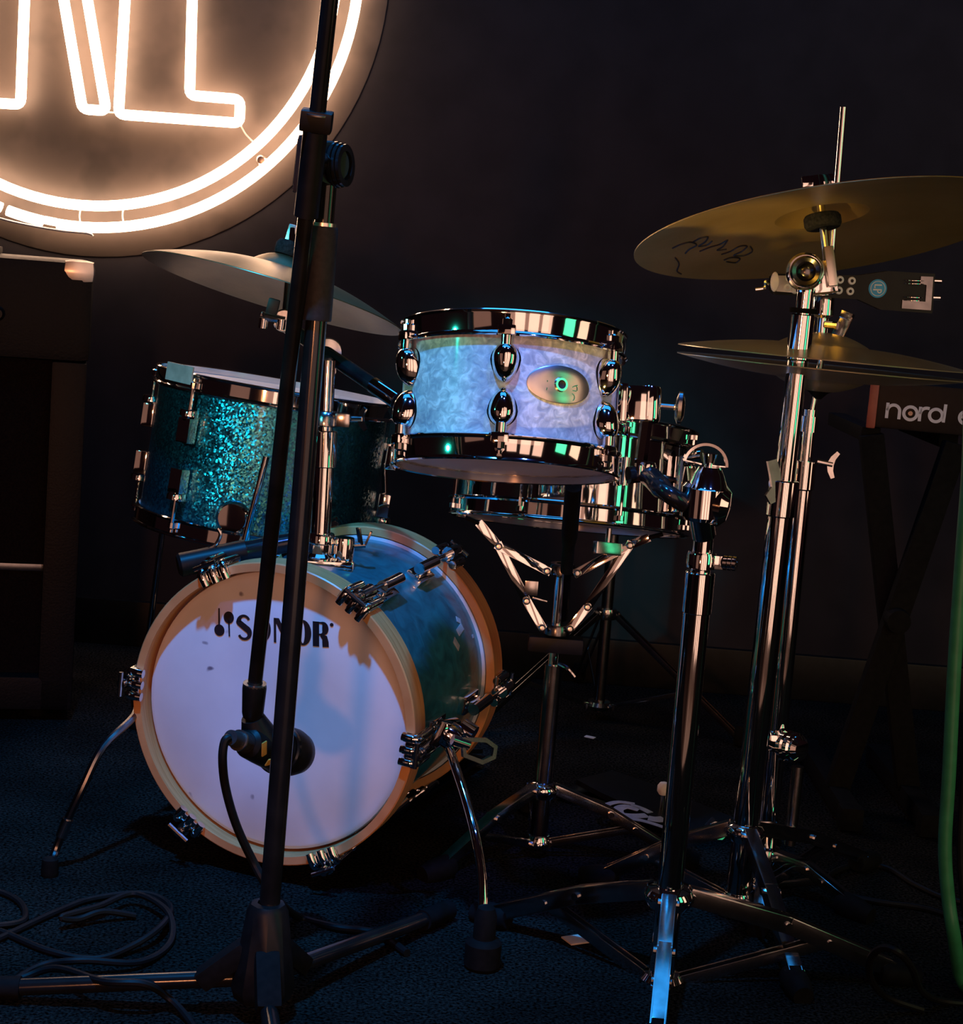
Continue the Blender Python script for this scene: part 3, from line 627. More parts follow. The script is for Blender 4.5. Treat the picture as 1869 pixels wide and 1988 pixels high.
# ================================================================== SNARE
sc_ = PD(1111.8, 921.9, 2.32); sn = Vector((.0188, .1872, 1)).normalized(); SR = .1675; SL = .1420; SS = SR - .011
SM = frame(sc_, sn, (1, 0, 0))
snare = thing('snare_drum', 'mirror-chrome snare drum on a basket stand behind the white tom', 'drum', sc_)
zb0 = SL / 2
mb = MB().lathe([(SS, -zb0 + .010), (SS, -.004), (SS + .003, 0), (SS, .004), (SS, zb0 - .010), (SS - .003, zb0 - .010), (SS - .003, -zb0 + .010)], seg=96, closed=True); mb.build('shell', 'chrome', snare, SM)
MB().lathe([(r, z + zb0 - .026) for r, z in hoop_chrome(SS, SR, True, .026)], seg=96, closed=True).build('top_hoop', 'chrome', snare, SM)
MB().lathe([(r, z - zb0 + .026) for r, z in hoop_chrome(SS, SR, False, .026)], seg=96, closed=True).build('bottom_hoop', 'chrome', snare, SM)
link('top_head', head_mesh(SS + .003, zb0 - .011, True), snare, SM); link('bottom_head', head_mesh(SS + .003, -zb0 + .011, False), snare, SM)
mb = MB(); mb.tube([(0, -.018, .0115), (0, .018, .0115)], .0052, 14)
for yy in (-.012, .012): mb.lathe([(0, .0115), (.004, .0115), (.0065, .002), (.0065, 0), (0, 0)], T((0, yy, 0)), 12)
sl_m = mb.mesh('lug', 'chrome')
mb = MB(); mb.tube([(0, -.058, .0115), (0, .058, .0115)], .0024, 8)
for yy in (-.060, .060): mb.lathe([(0, -.004), (.005, -.003), (.005, .003), (0, .004)], T((0, yy, .0115)) @ RX(PI / 2), 10)
srod = mb.mesh('tension_rod', 'chrome')
for k in range(8):
    Mx = lug_frame(SM, rad(20 + 45 * k), SS - .0005, 0); l = link('lug', sl_m, snare, Mx); link('tension_rod', srod, l, Mx)
mx_ = lug_frame(SM, rad(58), SS, 0)
mb = MB(); mb.box((.026, .075, .012), mx_ @ T((0, -.005, .007)), .003); mb.lathe([(0, .022), (.009, .022), (.010, 0), (0, 0)], mx_ @ T((0, .03, .012)) @ RX(-.2), 16); mb.bar(mx_ @ Vector((0, .02, .018)), mx_ @ Vector((0, -.04, .03)), .012, .004, bev=.001); mb.build('strainer', 'chrome', snare)
mx_ = lug_frame(SM, rad(20), SS - .02, -zb0 - .012)
mb = MB(); mb.tube([mx_ @ Vector((0, .01, 0)), mx_ @ Vector((0, -.012, 0))], .004, 10); mb.box((.036, .016, .014), mx_ @ T((0, -.016, 0)), .002); mb.build('snare_butt', 'chrome_worn', snare)

# ------------------------------------------------------------------ stand helpers
def foot(p, parent, r=.014, l=.05, d=None):
    d = Vector(d if d is not None else (0, 0, 1)); d.normalize()
    mb = MB(); mb.lathe([(0, 0), (r * .8, 0), (r, .005), (r, l * .6), (r * .75, l), (0, l)], frame(p, d, (0, 1, .1)), 16); return mb.build('rubber_foot', 'black_rubber', parent)
def tripod(root, c, axis, zc, zh, feet, material, wd=.018, bz=.45, collar_r=.02, tube_r=.013):
    """low double-braced tripod: each leg is a pair of flat bars from the collar to a rubber foot, braces run from the hub"""
    at = lambda z: Vector((c.x + axis.x * z / axis.z, c.y + axis.y * z / axis.z, z))
    C, H = at(zc), at(zh)
    mb = MB(); mb.lathe([(tube_r, .010), (collar_r, .008), (collar_r + .004, .002), (collar_r + .004, -.004), (collar_r, -.012), (tube_r, -.012)], T(C), 24, True)
    col = mb.build('collar', 'chrome', root)
    mb = MB(); mb.lathe([(0, .012), (collar_r * .8, .010), (collar_r, .003), (collar_r, -.006), (collar_r * .7, -.010), (0, -.010)], T(H), 24); hub = mb.build('hub', 'chrome', root)
    for f in feet:
        d = Vector((f.x - c.x, f.y - c.y, 0)); L = d.length; d.normalize(); side = Vector((-d.y, d.x, 0))
        f = Vector((f.x, f.y, .020)); k = lerp(C, f, .52) + Vector((0, 0, .012)); k2 = lerp(C, f, .62)
        mb = MB(); st = C + d * collar_r
        for s in (-1, 1):
            o_ = side * s * .0075
            mb.bar(st + o_, k + o_, wd, .0022, side, ext=.006); mb.bar(k + o_, f + o_, wd, .0022, side, ext=.004)
        mb.bar(st + Vector((0, 0, wd / 2)), k + Vector((0, 0, wd / 2)), .016, .002, (0, 0, 1)); mb.bar(k + Vector((0, 0, wd / 2)), f + Vector((0, 0, wd / 2)), .016, .002, (0, 0, 1))
        for q in (st, k, f):
            mb.tube([q - side * .012, q + side * .012], .0045, 10)
        lg = mb.build('leg', material, root)
        foot(f - d * .012 + Vector((0, 0, -.005)), lg, .016, .05, d * .9 + Vector((0, 0, -.12)))
        q = lerp(k, f, bz); mb = MB(); h0 = H + d * collar_r * .8
        for s in (-1, 1): mb.bar(h0 + side * s * .0055, q + side * s * .0055, wd * .7, .002, side)
        for q_ in (h0, q): mb.tube([q_ - side * .011, q_ + side * .011], .004, 10)
        mb.build('brace', material, root)
    return C, H
def wing(mb, p, out, up, L=.016):
    out = Vector(out).normalized(); mb.tube([p, p + out * .020], .0038, 10); e = p + out * .020; Mx = frame(e, out.cross(Vector(up)), out)
    mb.ribbon([(0.004, -L), (-.001, -L * .5), (-.003, 0), (-.001, L * .5), (.004, L)], [.005, .007, .009, .007, .005], .004, Mx @ T((0, 0, -.002)))
def along(p0, p1, px): return p0

# ================================================================== TOM STAND (front right)
cb = G(1283, 1903); top = PY(1367, 1030, cb.y); ax = (top - cb).normalized()
tst = thing('tom_stand', 'chrome tripod stand with a ball clamp carrying the white tom', 'drum stand', cb)
def on(px, py, Y): return PY(px, py, Y)
def line_at(c, t, py):
    """point on line c->t whose pixel row is py"""
    lo, hi = 0.0, 1.6
    for _ in range(40):
        md = (lo + hi) / 2; q = c + (t - c) * md; v = q - CAM; y = IH / 2 - F * v.dot(CU) / v.dot(fw)
        if y > py: lo = md
        else: hi = md
    return c + (t - c) * lo
L = lambda py: line_at(cb, top, py)
C_, H_ = tripod(tst, cb, ax, L(1738).z, L(1915).z, [G(968, 1800), G(1722, 1908), G(1272, 2030)], 'chrome_worn', .020, .4, .025, .0155)
MB().tube([L(1912), L(1185)], .0150, 24).build('base_tube', 'chrome', tst)
MB().tube([L(1190), L(1188), L(1112), L(1110)], [.0150, .0165, .0165, .0155], 24).build('tube_clutch', 'chrome', tst)
MB().tube([L(1115), L(1030)], .0112, 20).build('upper_tube', 'chrome', tst)
q = L(1088); mb = MB(); mb.lathe([(.0112, .010), (.015, .010), (.0165, .006), (.0165, -.008), (.0112, -.010)], frame(q, ax), 24, True); mb.box((.016, .014, .016), T(q + Vector((.019, -.002, 0))), .003)
for i in range(3): mb.lathe([(.0045, .002), (.0085 , .002), (.0085, -.002), (.0045, -.002)], frame(q + Vector((.026 + i * .005, -.008, .001)), (1, -.4, 0)), 18, True)
mb.build('memory_lock', 'chrome', tst)
# ball clamp
bcn = PY(1367, 968, cb.y - .01)
mb = MB(); mb.lathe([(0, .014), (.020, .013), (.0235, .009), (.0235, -.024), (.020, -.028), (.0, -.028)], frame(bcn + Vector((-.002, 0, .004)), ax), 28); mb.lathe([(0, .024), (.012, .024), (.0165, .016), (.021, .003), (.024, 0), (0, 0)], frame(bcn + Vector((.002, -.004, .012)), ax), 28)
mb.lathe([(0, .012), (.016, .010), (.024, .002), (.024, -.008), (0, -.012)], frame(bcn + Vector((.018, .0, -.006)), (1, -.25, -.1)), 28)
mb.tube([bcn + Vector((-.002, 0, -.02)), L(1040)], .0135, 20); cl_ = mb.build('ball_clamp', 'chrome', tst)
mb = MB(); q = PY(1374, 925, cb.y - .01); q2 = PY(1378, 880, cb.y - .01); mb.tube([q, lerp(q, q2, .5), q2], [.0048, .0055, .0085], 14); wq = PY(1370, 893, cb.y - .01)
Mx = frame(wq, (0, -1, 0), (1, 0, -.08)); mb.ribbon(arc2(0, -.006, .0235, 5, 175, 20), .003, .010, Mx @ T((0, 0, -.005))); mb.bar(Mx @ Vector((.0225, -.004, 0)), Mx @ Vector((.004, -.005, 0)), .009, .002, (0, 0, 1)); mb.bar(Mx @ Vector((-.0225, -.004, 0)), Mx @ Vector((-.004, -.005, 0)), .009, .002, (0, 0, 1)); mb.build('wing_screw', 'chrome', cl_)
# arm to the tom: steel rod, elbow and black link
rt = mf @ Vector((-.004, -.0, .036)); r1 = PY(1240, 830, cb.y - .015); r2 = PY(1236, 938, cb.y - .015)
MB().tube([rt + Vector((0, 0, .02)), Vector((rt.x - .001, rt.y, r1.z)), Vector((rt.x - .004, rt.y, r2.z - .005))], .0072, 6).build('tom_arm', 'chrome', tst)
e0 = Vector((rt.x - .004, rt.y, r2.z)); e1 = PY(1292, 955, cb.y - .02); e2 = PY(1340, 985, cb.y - .01)
MB().tube(smooth_path([e0 + Vector((-.012, 0, 0)), e0 + Vector((.010, 0, .002)), e1, e2], 6), [.010] * 6 + [.012] * 6 + [.010] * 7, 14).build('arm_link', 'black_gloss', tst)
MB().lathe([(0, .006), (.0095, .005), (.0115, 0), (.0115, -.012), (0, -.012)], T(e0 + Vector((.008, 0, .012))), 18).build('link_cap', 'chrome', tst)

# ================================================================== RIDE STAND + RIDE
rb = G(1428, 1772); rtp = PY(1561, 585, rb.y); ax = (rtp - rb).normalized()
rst = thing('cymbal_stand', 'chrome tripod cymbal stand holding the large tilted bronze cymbal', 'cymbal stand', rb)
L = lambda py: line_at(rb, rtp, py)
tripod(rst, rb, ax, L(1612).z, L(1745).z, [G(1538, 1922), G(1178, 1722), G(1668, 1690)], 'chrome_worn', .018, .4, .021, .0165)
MB().tube([L(1770), L(1000)], .0160, 24).build('base_tube', 'chrome', rst)
MB().tube([L(1003), L(1000), L(934), L(932)], [.016, .0185, .0185, .016], 24).build('tube_clutch', 'chrome', rst)
MB().tube([L(936), L(690)], .0128, 20).build('middle_tube', 'chrome', rst)
MB().tube([L(700), L(697), L(612), L(610)], [.0128, .015, .015, .013], 20).build('upper_clutch', 'chrome', rst)
MB().tube([L(612), L(560)], .0105, 20).build('top_tube', 'chrome', rst)
MB().lathe([(.0105, .003), (.017, .003), (.017, -.003), (.0105, -.003)], frame(L(603), ax), 20, True).build('rubber_ring', 'black_rubber', rst)
mb = MB(); q = PY(1497, 938, rb.y - .008); mb.tube([L(940), q], .006, 10); Mx = frame(q, (.2, -.9, .1), (.35, 0, 1)); mb.ribbon([(.026, .012), (.010, .000), (-.004, -.006), (-.016, -.003), (-.022, -.010)], [.012, .014, .011, .012, .008], .006, Mx @ RZ(0)); mb.build('wing_screw', 'chrome_worn', rst)
# ride cymbal
rcn = PD(1599, 451.6, 2.1); rn = Vector((-.1847, .2342, 1)).normalized(); RRr = .2352
# tilter: gear, knob, rod through the cymbal
tq = PY(1562, 528, rcn.y - .035)
mb = MB(); mb.tube([L(565), tq], .0115, 16); mb.lathe([(0, .014), (.020, .013), (.023, .008), (.023, -.012), (0, -.014)], frame(tq, (-.15, -1, .05)), 28); mb.box((.03, .022, .04), frame(PY(1598, 540, rcn.y - .02), rn, (1, 0, 0)), .004); til = mb.build('tilter', 'chrome', rst)
mb = MB(); mb.lathe([(.012, .010), (.0165, .012), (.019, .006), (.019, -.002), (.012, -.002)], frame(tq + Vector((-.002, -.018, 0)), (-.15, -1, .05)), 28, True); mb.lathe([(0, .006), (.008, .004), (.012, 0), (0, 0)], frame(tq + Vector((-.002, -.016, 0)), (-.15, -1, .05)), 24); mb.build('knob', 'steel_dark', til)
MB().tube([PY(1618, 545, rcn.y - .02), rcn + rn * -.06, rcn + rn * .055], .0052, 12).build('tilter_rod', 'chrome', rst)
MB().box((.012, .014, .05), frame(PY(1611, 518, rcn.y - .03), rn, (1, 0, 0)), .003).build('rod_block', 'nickel', rst)
MB().lathe([(.0055, 0), (.021, 0), (.023, .004), (.023, .013), (.021, .016), (.0055, .016)], frame(rcn + rn * .006, rn), 24, True).build('lower_felt', 'felt', rst)
MB().lathe([(.0055, 0), (.017, 0), (.019, .003), (.019, .010), (.017, .013), (.0055, .013)], frame(rcn + rn * .041, rn), 24, True).build('upper_felt', 'felt', rst)
mb = MB(); mb.lathe([(0, .018), (.006, .018), (.008, .0), (0, 0)], frame(rcn + rn * .054, rn), 14); mb.box((.040, .004, .014), frame(rcn + rn * .066, rn), .002); mb.build('wing_nut', 'chrome', rst)
def cymbal_prof(R, bell=.058, bow=.022, bh=.020, hole=.006):
    pr = []
    for i in range(15):
        f = i / 14; r = R + (bell - R) * f; pr.append((r, bow * (1 - max(0.0, (r - bell) / (R - bell)) ** 1.6)))
    for i in range(1, 9):
        f = i / 8; r = bell + (hole - bell) * f; pr.append((r, bow + bh * math.sin(f * PI / 2) ** .9))
    th = .0013
    return [(R - .0004, -.0002)] + pr + [(r, z - th) for r, z in pr[::-1]]
def cymbal(name, c, n, R, material, label, group=None, flip=False, **kw):
    Mx = frame(c, n if not flip else -Vector(n), (1, 0, 0))
    o = MB().lathe(cymbal_prof(R, **kw), seg=128, closed=True).build(name, material, None, Mx, 30); tag(o, label, 'cymbal', group); return o
ride = cymbal('ride_cymbal', rcn, rn, RRr, 'bronze', 'large bronze cymbal tilted to show its underside and faded script logo')
# faded script on the underside
def under(px, py):
    Mi = frame(rcn, rn, (1, 0, 0)).inverted(); o = Mi @ CAM; d = Mi.to_3x3() @ ray(px, py); t = (.012 - o.z) / d.z
    for _ in range(12):
        q = o + d * t; r = math.hypot(q.x, q.y); z = .022 * (1 - max(0, (min(r, RRr) - .058) / (RRr - .058)) ** 1.6) - .0020; t = (z - o.z) / d.z
    return o + d * t
mb = MB()
for st in ([(1305, 482), (1322, 474), (1340, 470), (1352, 476), (1338, 484), (1330, 492)], [(1345, 470), (1360, 462), (1374, 460), (1368, 470), (1356, 478), (1372, 476), (1382, 468)], [(1358, 488), (1378, 480), (1398, 474), (1412, 466), (1404, 478), (1392, 486), (1410, 484)], [(1400, 494), (1418, 488), (1436, 478), (1450, 478), (1440, 488), (1424, 496), (1444, 496), (1460, 488), (1456, 478)], [(1405, 505), (1420, 500), (1436, 502), (1428, 510), (1410, 508)], [(1310, 500), (1318, 512), (1314, 526), (1322, 532)]):
    mb.tube(smooth_path([under(x, y) for x, y in st], 4), .0011, 5)
mb.build('printed_script', 'print_black', ride, frame(rcn, rn, (1, 0, 0)))

# ================================================================== HI-HAT
hc = PD(1596.4, 694, 2.2); hn = Vector((.0168, .0214, 1)).normalized()
hb_ = G(1522, 1722); hb_.y = hc.y; htop = PY(1573, 795, hc.y)
hb_ = htop + (PY(1512, 1400, hc.y) - htop) * ((htop.z) / (htop.z - PY(1512, 1400, hc.y).z)); ax = (htop - hb_).normalized()
hst = thing('hi_hat_stand', 'slim chrome hi-hat stand with a pull rod rising through its cymbals', 'hi-hat stand', hb_)
L = lambda py: line_at(hb_, htop, py)
MB().tube([L(895), L(1665)], [.0125, .0125], 20).build('base_tube', 'chrome', hst)
MB().tube([L(897), L(895), L(948), L(951)], [.0125, .0150, .0150, .0125], 20).build('tube_clutch', 'chrome', hst)
MB().tube([htop, L(896)], .0088, 16).build('upper_tube', 'chrome', hst)
MB().tube([L(808), L(838)], .0115, 18).build('tube_collar', 'chrome', hst)
mb = MB(); wing(mb, PY(1586, 896, hc.y - .012), (1, -.1, -.12), (0.1, 0, 1), .017); mb.build('wing_screw', 'chrome_worn', hst)
rodtop = PY(1637, 208, hc.y); rodmid = hc + hn * .02
MB().tube([rodtop, rodmid, htop - ax * .02], .0042, 12).build('pull_rod', 'chrome', hst)
MB().lathe([(.0045, .012), (.013, .010), (.020, .004), (.020, 0), (.012, -.004), (.0045, -.012)], frame(hc - hn * .042, hn), 24, True).build('seat_cup', 'black_plastic', hst)
MB().lathe([(.0045, 0), (.019, 0), (.019, .007), (.0045, .007)], frame(hc - hn * .037, hn), 20, True).build('seat_felt', 'felt', hst)
cq = PY(1598, 596, hc.y); rdir = (rodtop - rodmid).normalized()
mb = MB(); mb.lathe([(.0043, .018), (.013, .018), (.014, .014), (.014, -.010), (.0105, -.012), (.0075, -.014), (.0075, -.05), (.0043, -.05)], frame(cq, rdir), 24, True); clu = mb.build('clutch', 'chrome', hst)
mb = MB(); q = PY(1602, 630, hc.y - .006); mb.tube([q, q + Vector((.014, -.008, .0))], .005, 10); q2 = q + Vector((.020, -.008, -.002)); Mx = frame(q2, (-.5, -1, .1), (.3, 0, 1)); mb.box((.034, .016, .004), Mx @ RZ(-.1), .0015); mb.box((.010, .016, .012), Mx @ T((.016, 0, -.002)), .0015); mb.build('clutch_wing', 'chrome_worn', clu)
tripod(hst, hb_, ax, L(1655).z, L(1715).z, [G(1640, 1775), G(1470, 1800), G(1490, 1640)], 'chrome_worn', .014, .4, .018, .0125)
hh1 = cymbal('hi_hat_cymbal', hc, hn, .187, 'bronze_pale', 'upper hi-hat cymbal with its bell facing up under the clutch', 'hi-hat pair', bow=.016, bh=.016)
hh2 = cymbal('hi_hat_cymbal', hc - hn * .0125, hn, .187, 'bronze_pale', 'lower hi-hat cymbal turned upside down on the seat cup', 'hi-hat pair', True, bow=.016, bh=.016)
# clamp low on the hi-hat stand
q = PY(1543, 1452, hc.y - .03)
mb = MB(); Mx = frame(q, (.55, -.8, .1), (0, 0, 1)); mb.lathe([(0, .014), (.012, .013), (.017, .008), (.017, .004), (.020, .002), (.020, -.004), (.017, -.006), (.021, -.009), (.021, -.016), (0, -.018)], Mx, 28); mb.box((.044, .030, .024), frame(PY(1520, 1440, hc.y - .012), (0, 0, 1), (1, 0, -.3)), .006); mb.build('clamp', 'chrome', hst)
MB().tube([PY(1549, 1488, hc.y - .03), PY(1533, 1640, hc.y - .035)], [.0085, .0075], 14).build('clamp_rod', 'steel_dark', hst)
# tambourine on the pull rod
tqc = PY(1607, 552, hc.y); 
e_l, e_r = PY(1498, 549, hc.y - .030), PY(1815, 560, hc.y - .018)
tmb = thing('tambourine', 'black clamp-on jingle bar with a round blue emblem mounted on the hi-hat rod', 'tambourine', tqc)
dx = (e_r - e_l); TLn = dx.length; dx.normalize(); TF = frame(e_l, (-.03, -1, 0), dx); TF = frame(e_l, Vector((0, -1, 0)) - dx * Vector((0, -1, 0)).dot(dx), dx)
uu = TLn / 317.0
mb = MB()
mb.poly([(x * uu, y * uu) for x, y in [(0, -14), (8, -22), (90, -24), (170, -26), (215, -44), (316, -48), (316, 28), (225, 30), (170, 20), (90, 18), (8, 18), (0, 12)]], .016, TF @ T((0, 0, -.018))); body = mb.build('body', 'black_plastic', tmb)
MB().poly([(x * uu, y * uu) for x, y in [(10, -16), (66, -18), (66, 16), (10, 14)]], .0015, TF @ T((0, 0, -.0018))).build('face_plate', 'nickel', tmb)
for (x, y) in ((46, 8), (46, -12), (31, -8), (33, 10), (132, 10), (155, 9), (131, -10), (153, -11)):
    MB().lathe([(.0022, .002), (.0046, .0018), (.0052, 0), (.0022, 0)], TF @ T((x * uu, y * uu, -.0018)), 18, True).build('rivet_eye', 'print_white', body)
MB().lathe([(0, .0012), (.0105, .0012), (.0118, .0006), (.0118, 0), (0, 0)], TF @ T((206 * uu, -4 * uu, -.002)), 28).build('emblem', 'print_blue', tmb)
mb = MB(); LF = TF @ T((206 * uu, -4 * uu, -.0007)) @ RZ(-PI / 2)
mb.ribbon(arc2(0, 0, .0092, 0, 360, 30)[:-1], .0008, .0003, LF, closed=True)
mb.ribbon([(-.0045, .005), (-.0045, -.004), (-.0005, -.004)], .0018, .0003, LF); mb.ribbon([(.0015, -.006), (.0015, .005)], .0018, .0003, LF); mb.ribbon([(.0015, .0045)] + arc2(.003, .0022, .0023, 90, -90, 8) + [(.0015, 0)], .0014, .0003, LF)
mb.build('emblem_letters', 'print_white', tmb)
MB().poly([(x * uu, y * uu) for x, y in [(255, -40), (312, -42), (312, 22), (288, 22), (288, 8), (300, 6), (300, -26), (255, -24)]], .0015, TF @ T((0, 0, -.0018))).build('end_plate', 'steel_dark', tmb)
for yy in (14, -18):
    for k in range(2):
        mb = MB(); Mx = TF @ T((276 * uu, (yy - k * 6) * uu, -.006)) @ RX(PI / 2); mb.lathe([(0, .0015), (.006, .0015), (.011, .0), (.014, .0006), (.014, 0), (.011, -.0008), (0, .0008)], Mx, 24); mb.build('jingle', 'chrome', tmb)
    MB().tube([TF @ Vector((316 * uu, yy * uu, -.009)), TF @ Vector((332 * uu, yy * uu, -.009))], .0026, 10).build('end_pin', 'chrome', tmb)
MB().tube(smooth_path([TF @ Vector((-2 * uu, -2 * uu, -.008)), TF @ Vector((-10 * uu, 2 * uu, -.006)), TF @ Vector((-12 * uu, -10 * uu, -.004)), TF @ Vector((-30 * uu, -14 * uu, -.004))]), .0022, 8).build('end_pin', 'chrome', tmb)
MB().lathe([(0, .002), (.006, .002), (.007, 0), (0, 0)], TF @ T((6 * uu, 2 * uu, -.0018)) @ Matrix.Diagonal((.8, 1.8, 1, 1)), 20).build('end_button', 'print_white', tmb)

# ================================================================== CRASH + boom arm in the bass drum
cc = PD(531, 571, 2.35); cn = Vector((.2056, .1658, 1)).normalized(); CRd = .1855
crash = cymbal('crash_cymbal', cc, cn, CRd, 'bronze_old', 'thin pale crash cymbal on a boom arm above the teal floor tom', bow=.036, bh=.020, bell=.045)
pb = hb + Vector((0, 0, .012)); pt = PY(637, 706, hb.y + .012)
arm = thing('cymbal_boom_arm', 'chrome boom arm planted in the bass drum carrying the crash cymbal', 'boom arm', pb)
L = lambda py: line_at(pb, pt, py)
MB().tube([pb + Vector((0, 0, -.04)), L(905)], .0128, 20).build('post', 'chrome', arm)
MB().tube([L(908), L(906), L(838), L(836)], [.0128, .0155, .0155, .0128], 20).build('post_clutch', 'chrome', arm)
MB().tube([L(838), L(700)], .0095, 16).build('upper_post', 'chrome', arm)
q = L(812); mb = MB(); mb.lathe([(.0095, .010), (.016, .009), (.0195, .004), (.0195, -.008), (.0155, -.010), (.0095, -.010)], frame(q, (0, 0, 1)), 24, True); mb.box((.02, .018, .018), T(q + Vector((.022, -.004, .0))), .004); wing(mb, q + Vector((.03, -.006, .002)), (.9, -.4, .1), (0, 0, 1), .014); mb.build('clamp', 'chrome_worn', arm)
j0 = PY(560, 636, cc.y - .02); jend = PY(771, 779, cc.y - .16)
MB().tube([j0, jend], .0098, 18).build('boom_rod', 'black_gloss', arm)
MB().tube([lerp(j0, jend, .79), lerp(j0, jend, .995)], .0110, 18).build('counterweight', 'chrome', arm)
jq = lerp(j0, jend, .36)
mb = MB(); mb.lathe([(0, .016), (.018, .014), (.020, .008), (.020, -.012), (0, -.016)], frame(jq + Vector((0, .012, 0)), (.2, -1, .1)), 24); mb.tube([jq + Vector((0, .012, -.01)), L(720)], .0105, 14); mb.build('boom_joint', 'chrome_worn', arm)
mb = MB(); tj = PY(552, 622, cc.y - .02); mb.lathe([(0, .012), (.014, .012), (.016, .008), (.016, -.008), (0, -.012)], frame(tj, (.1, -1, 0)), 20); mb.tube([tj, j0], .010, 12); mb.build('tilter', 'chrome_worn', arm)
q = PY(524, 618, cc.y - .04); mb = MB(); mb.tube([q + Vector((.02, 0, -.002)), q + Vector((-.008, -.004, .002))], .0055, 10); mb.box((.022, .008, .006), frame(q + Vector((-.002, 0, .002)), (0, -1, 0), (1, 0, -.3)), .002)
for dx_ in (-.008, .016): mb.tube([q + Vector((dx_, -.002, .0)), q + Vector((dx_ - .001, -.002, -.014))], .0065, 12)
mb.build('tilter_screw', 'chrome', arm); MB().box((.016, .008, .022), frame(q + Vector((.003, 0, .016)), (.2, 0, 1)), .003).build('tilter_wing', 'black_plastic', arm)
MB().tube([tj, cc + cn * .095], .0045, 12).build('tilter_rod', 'chrome', arm)
MB().lathe([(.0047, 0), (.015, 0), (.0165, .004), (.0165, .014), (.013, .020), (.0047, .020)], frame(cc + cn * .0565, cn), 20, True).build('upper_felt', 'felt', arm)
MB().lathe([(.0047, 0), (.015, 0), (.0165, .004), (.0165, .010), (.0047, .012)], frame(cc + cn * .024, cn), 20, True).build('lower_felt', 'felt', arm)
mb = MB(); mb.box((.012, .006, .024), frame(cc + cn * .088, cn), .002); mb.build('wing_nut', 'nickel', arm)

# ================================================================== SNARE STAND
sb = G(1042, 1662); stp = PY(1092, 1090, sb.y); ax = (stp - sb).normalized()
sst = thing('snare_stand', 'folding basket stand with flat metal arms under the chrome snare', 'drum stand', sb)
L = lambda py: line_at(sb, stp, py)
tripod(sst, sb, ax, L(1530).z, L(1634).z, [G(862, 1702), G(1300, 1680), G(1020, 1575)], 'chrome_worn', .013, .4, .018, .0130)
MB().tube([L(1650), L(1290)], .0122, 18).build('base_tube', 'steel_dark', sst)
MB().tube([L(1312), L(1120)], .0080, 16).build('upper_tube', 'chrome', sst)
q = L(1250); MB().box((.075, .03, .022), frame(q, ax, (1, 0, 0)), .006).build('height_clamp', 'black_plastic', sst)
mb = MB(); q = PY(1085, 1288, sb.y - .02); mb.tube(smooth_path([q, q + Vector((.012, -.01, -.004)), q + Vector((.022, -.01, -.014))]), .0028, 8); mb.build('clamp_lever', 'chrome_worn', sst)
hubL = L(1222); hubU = L(1105)
MB().lathe([(.0082, .008), (.016, .008), (.018, .004), (.018, -.006), (.0082, -.010)], frame(hubL, ax), 20, True).build('lower_hub', 'steel_dark', sst)
MB().lathe([(.0082, .008), (.016, .008), (.018, .004), (.018, -.006), (.0082, -.010)], frame(hubU, ax), 20, True).build('upper_hub', 'steel_dark', sst)
def basket_arm(tip, elbow, lowmid, upin, lowin, m1):
    mb = MB(); mb.bar(upin, elbow, .012, .003, (0, -1, .3), ext=.01); b1 = mb.build('arm_link', m1, sst)
    mb = MB(); mb.bar(lowin, lowmid, .012, .003, (0, -1, .2), ext=.006); mb.bar(lowmid, elbow, .012, .003, (0, -1, .2), ext=.010); mb.bar(elbow, tip, .012, .003, (0, -1, .2), ext=.004); b2 = mb.build('basket_arm', m1, sst)
    for q, p in ((upin, b1), (lowin, b2), (elbow, b2), (lowmid, b2)):
        MB().lathe([(0, .004), (.003, .0035), (.005, .001), (.005, -.003), (0, -.003)], frame(q + Vector((0, -.004, 0)), (0, -1, .1)), 12).build('rivet', 'nickel', p)
    return b2
Ys = sb.y
a1 = basket_arm(PY(930, 1016, Ys - .02), PY(968, 1060, Ys - .015), PY(1022, 1166, Ys - .01), PY(1062, 1108, Ys - .012), PY(1052, 1218, Ys - .012), 'chrome')
a2 = basket_arm(PY(1258, 1044, Ys - .02), PY(1222, 1058, Ys - .015), PY(1140, 1178, Ys - .01), PY(1120, 1112, Ys - .012), PY(1106, 1220, Ys - .012), 'chrome')
f0, f1, f2 = PY(1094, 1200, Ys - .03), PY(1102, 1080, Ys - .12), PY(1113, 945, Ys - .19)
MB().tube([f0, f1], .006, 10).build('basket_arm', 'steel_dark', sst)
MB().tube(smooth_path([f1 + Vector((0, 0, -.02)), lerp(f1, f2, .3), lerp(f1, f2, .7), f2], 4), [.008] * 4 + [.0105] * 5 + [.0105] * 4, 14).build('rubber_grip', 'black_rubber', sst)
for px, py in ((930, 1016), (1258, 1044)):
    q = PY(px, py, Ys - .02); d = Vector((-1 if px < 1000 else 1, 0, .35)); mb = MB(); mb.bar(q, q + d.normalized() * .020, .014, .004, (0, 0, 1)); mb.build('arm_hook', 'black_rubber', sst)
mb = MB(); q = PY(1033, 1160, Ys - .012); mb.bar(q, PY(1062, 1168, Ys - .012), .006, .003, (0, 0, 1)); mb.box((.018, .004, .020), frame(PY(1031, 1142, Ys - .012), (0, 0, 1)), .001); mb.build('arm_lock', 'chrome_worn', sst)

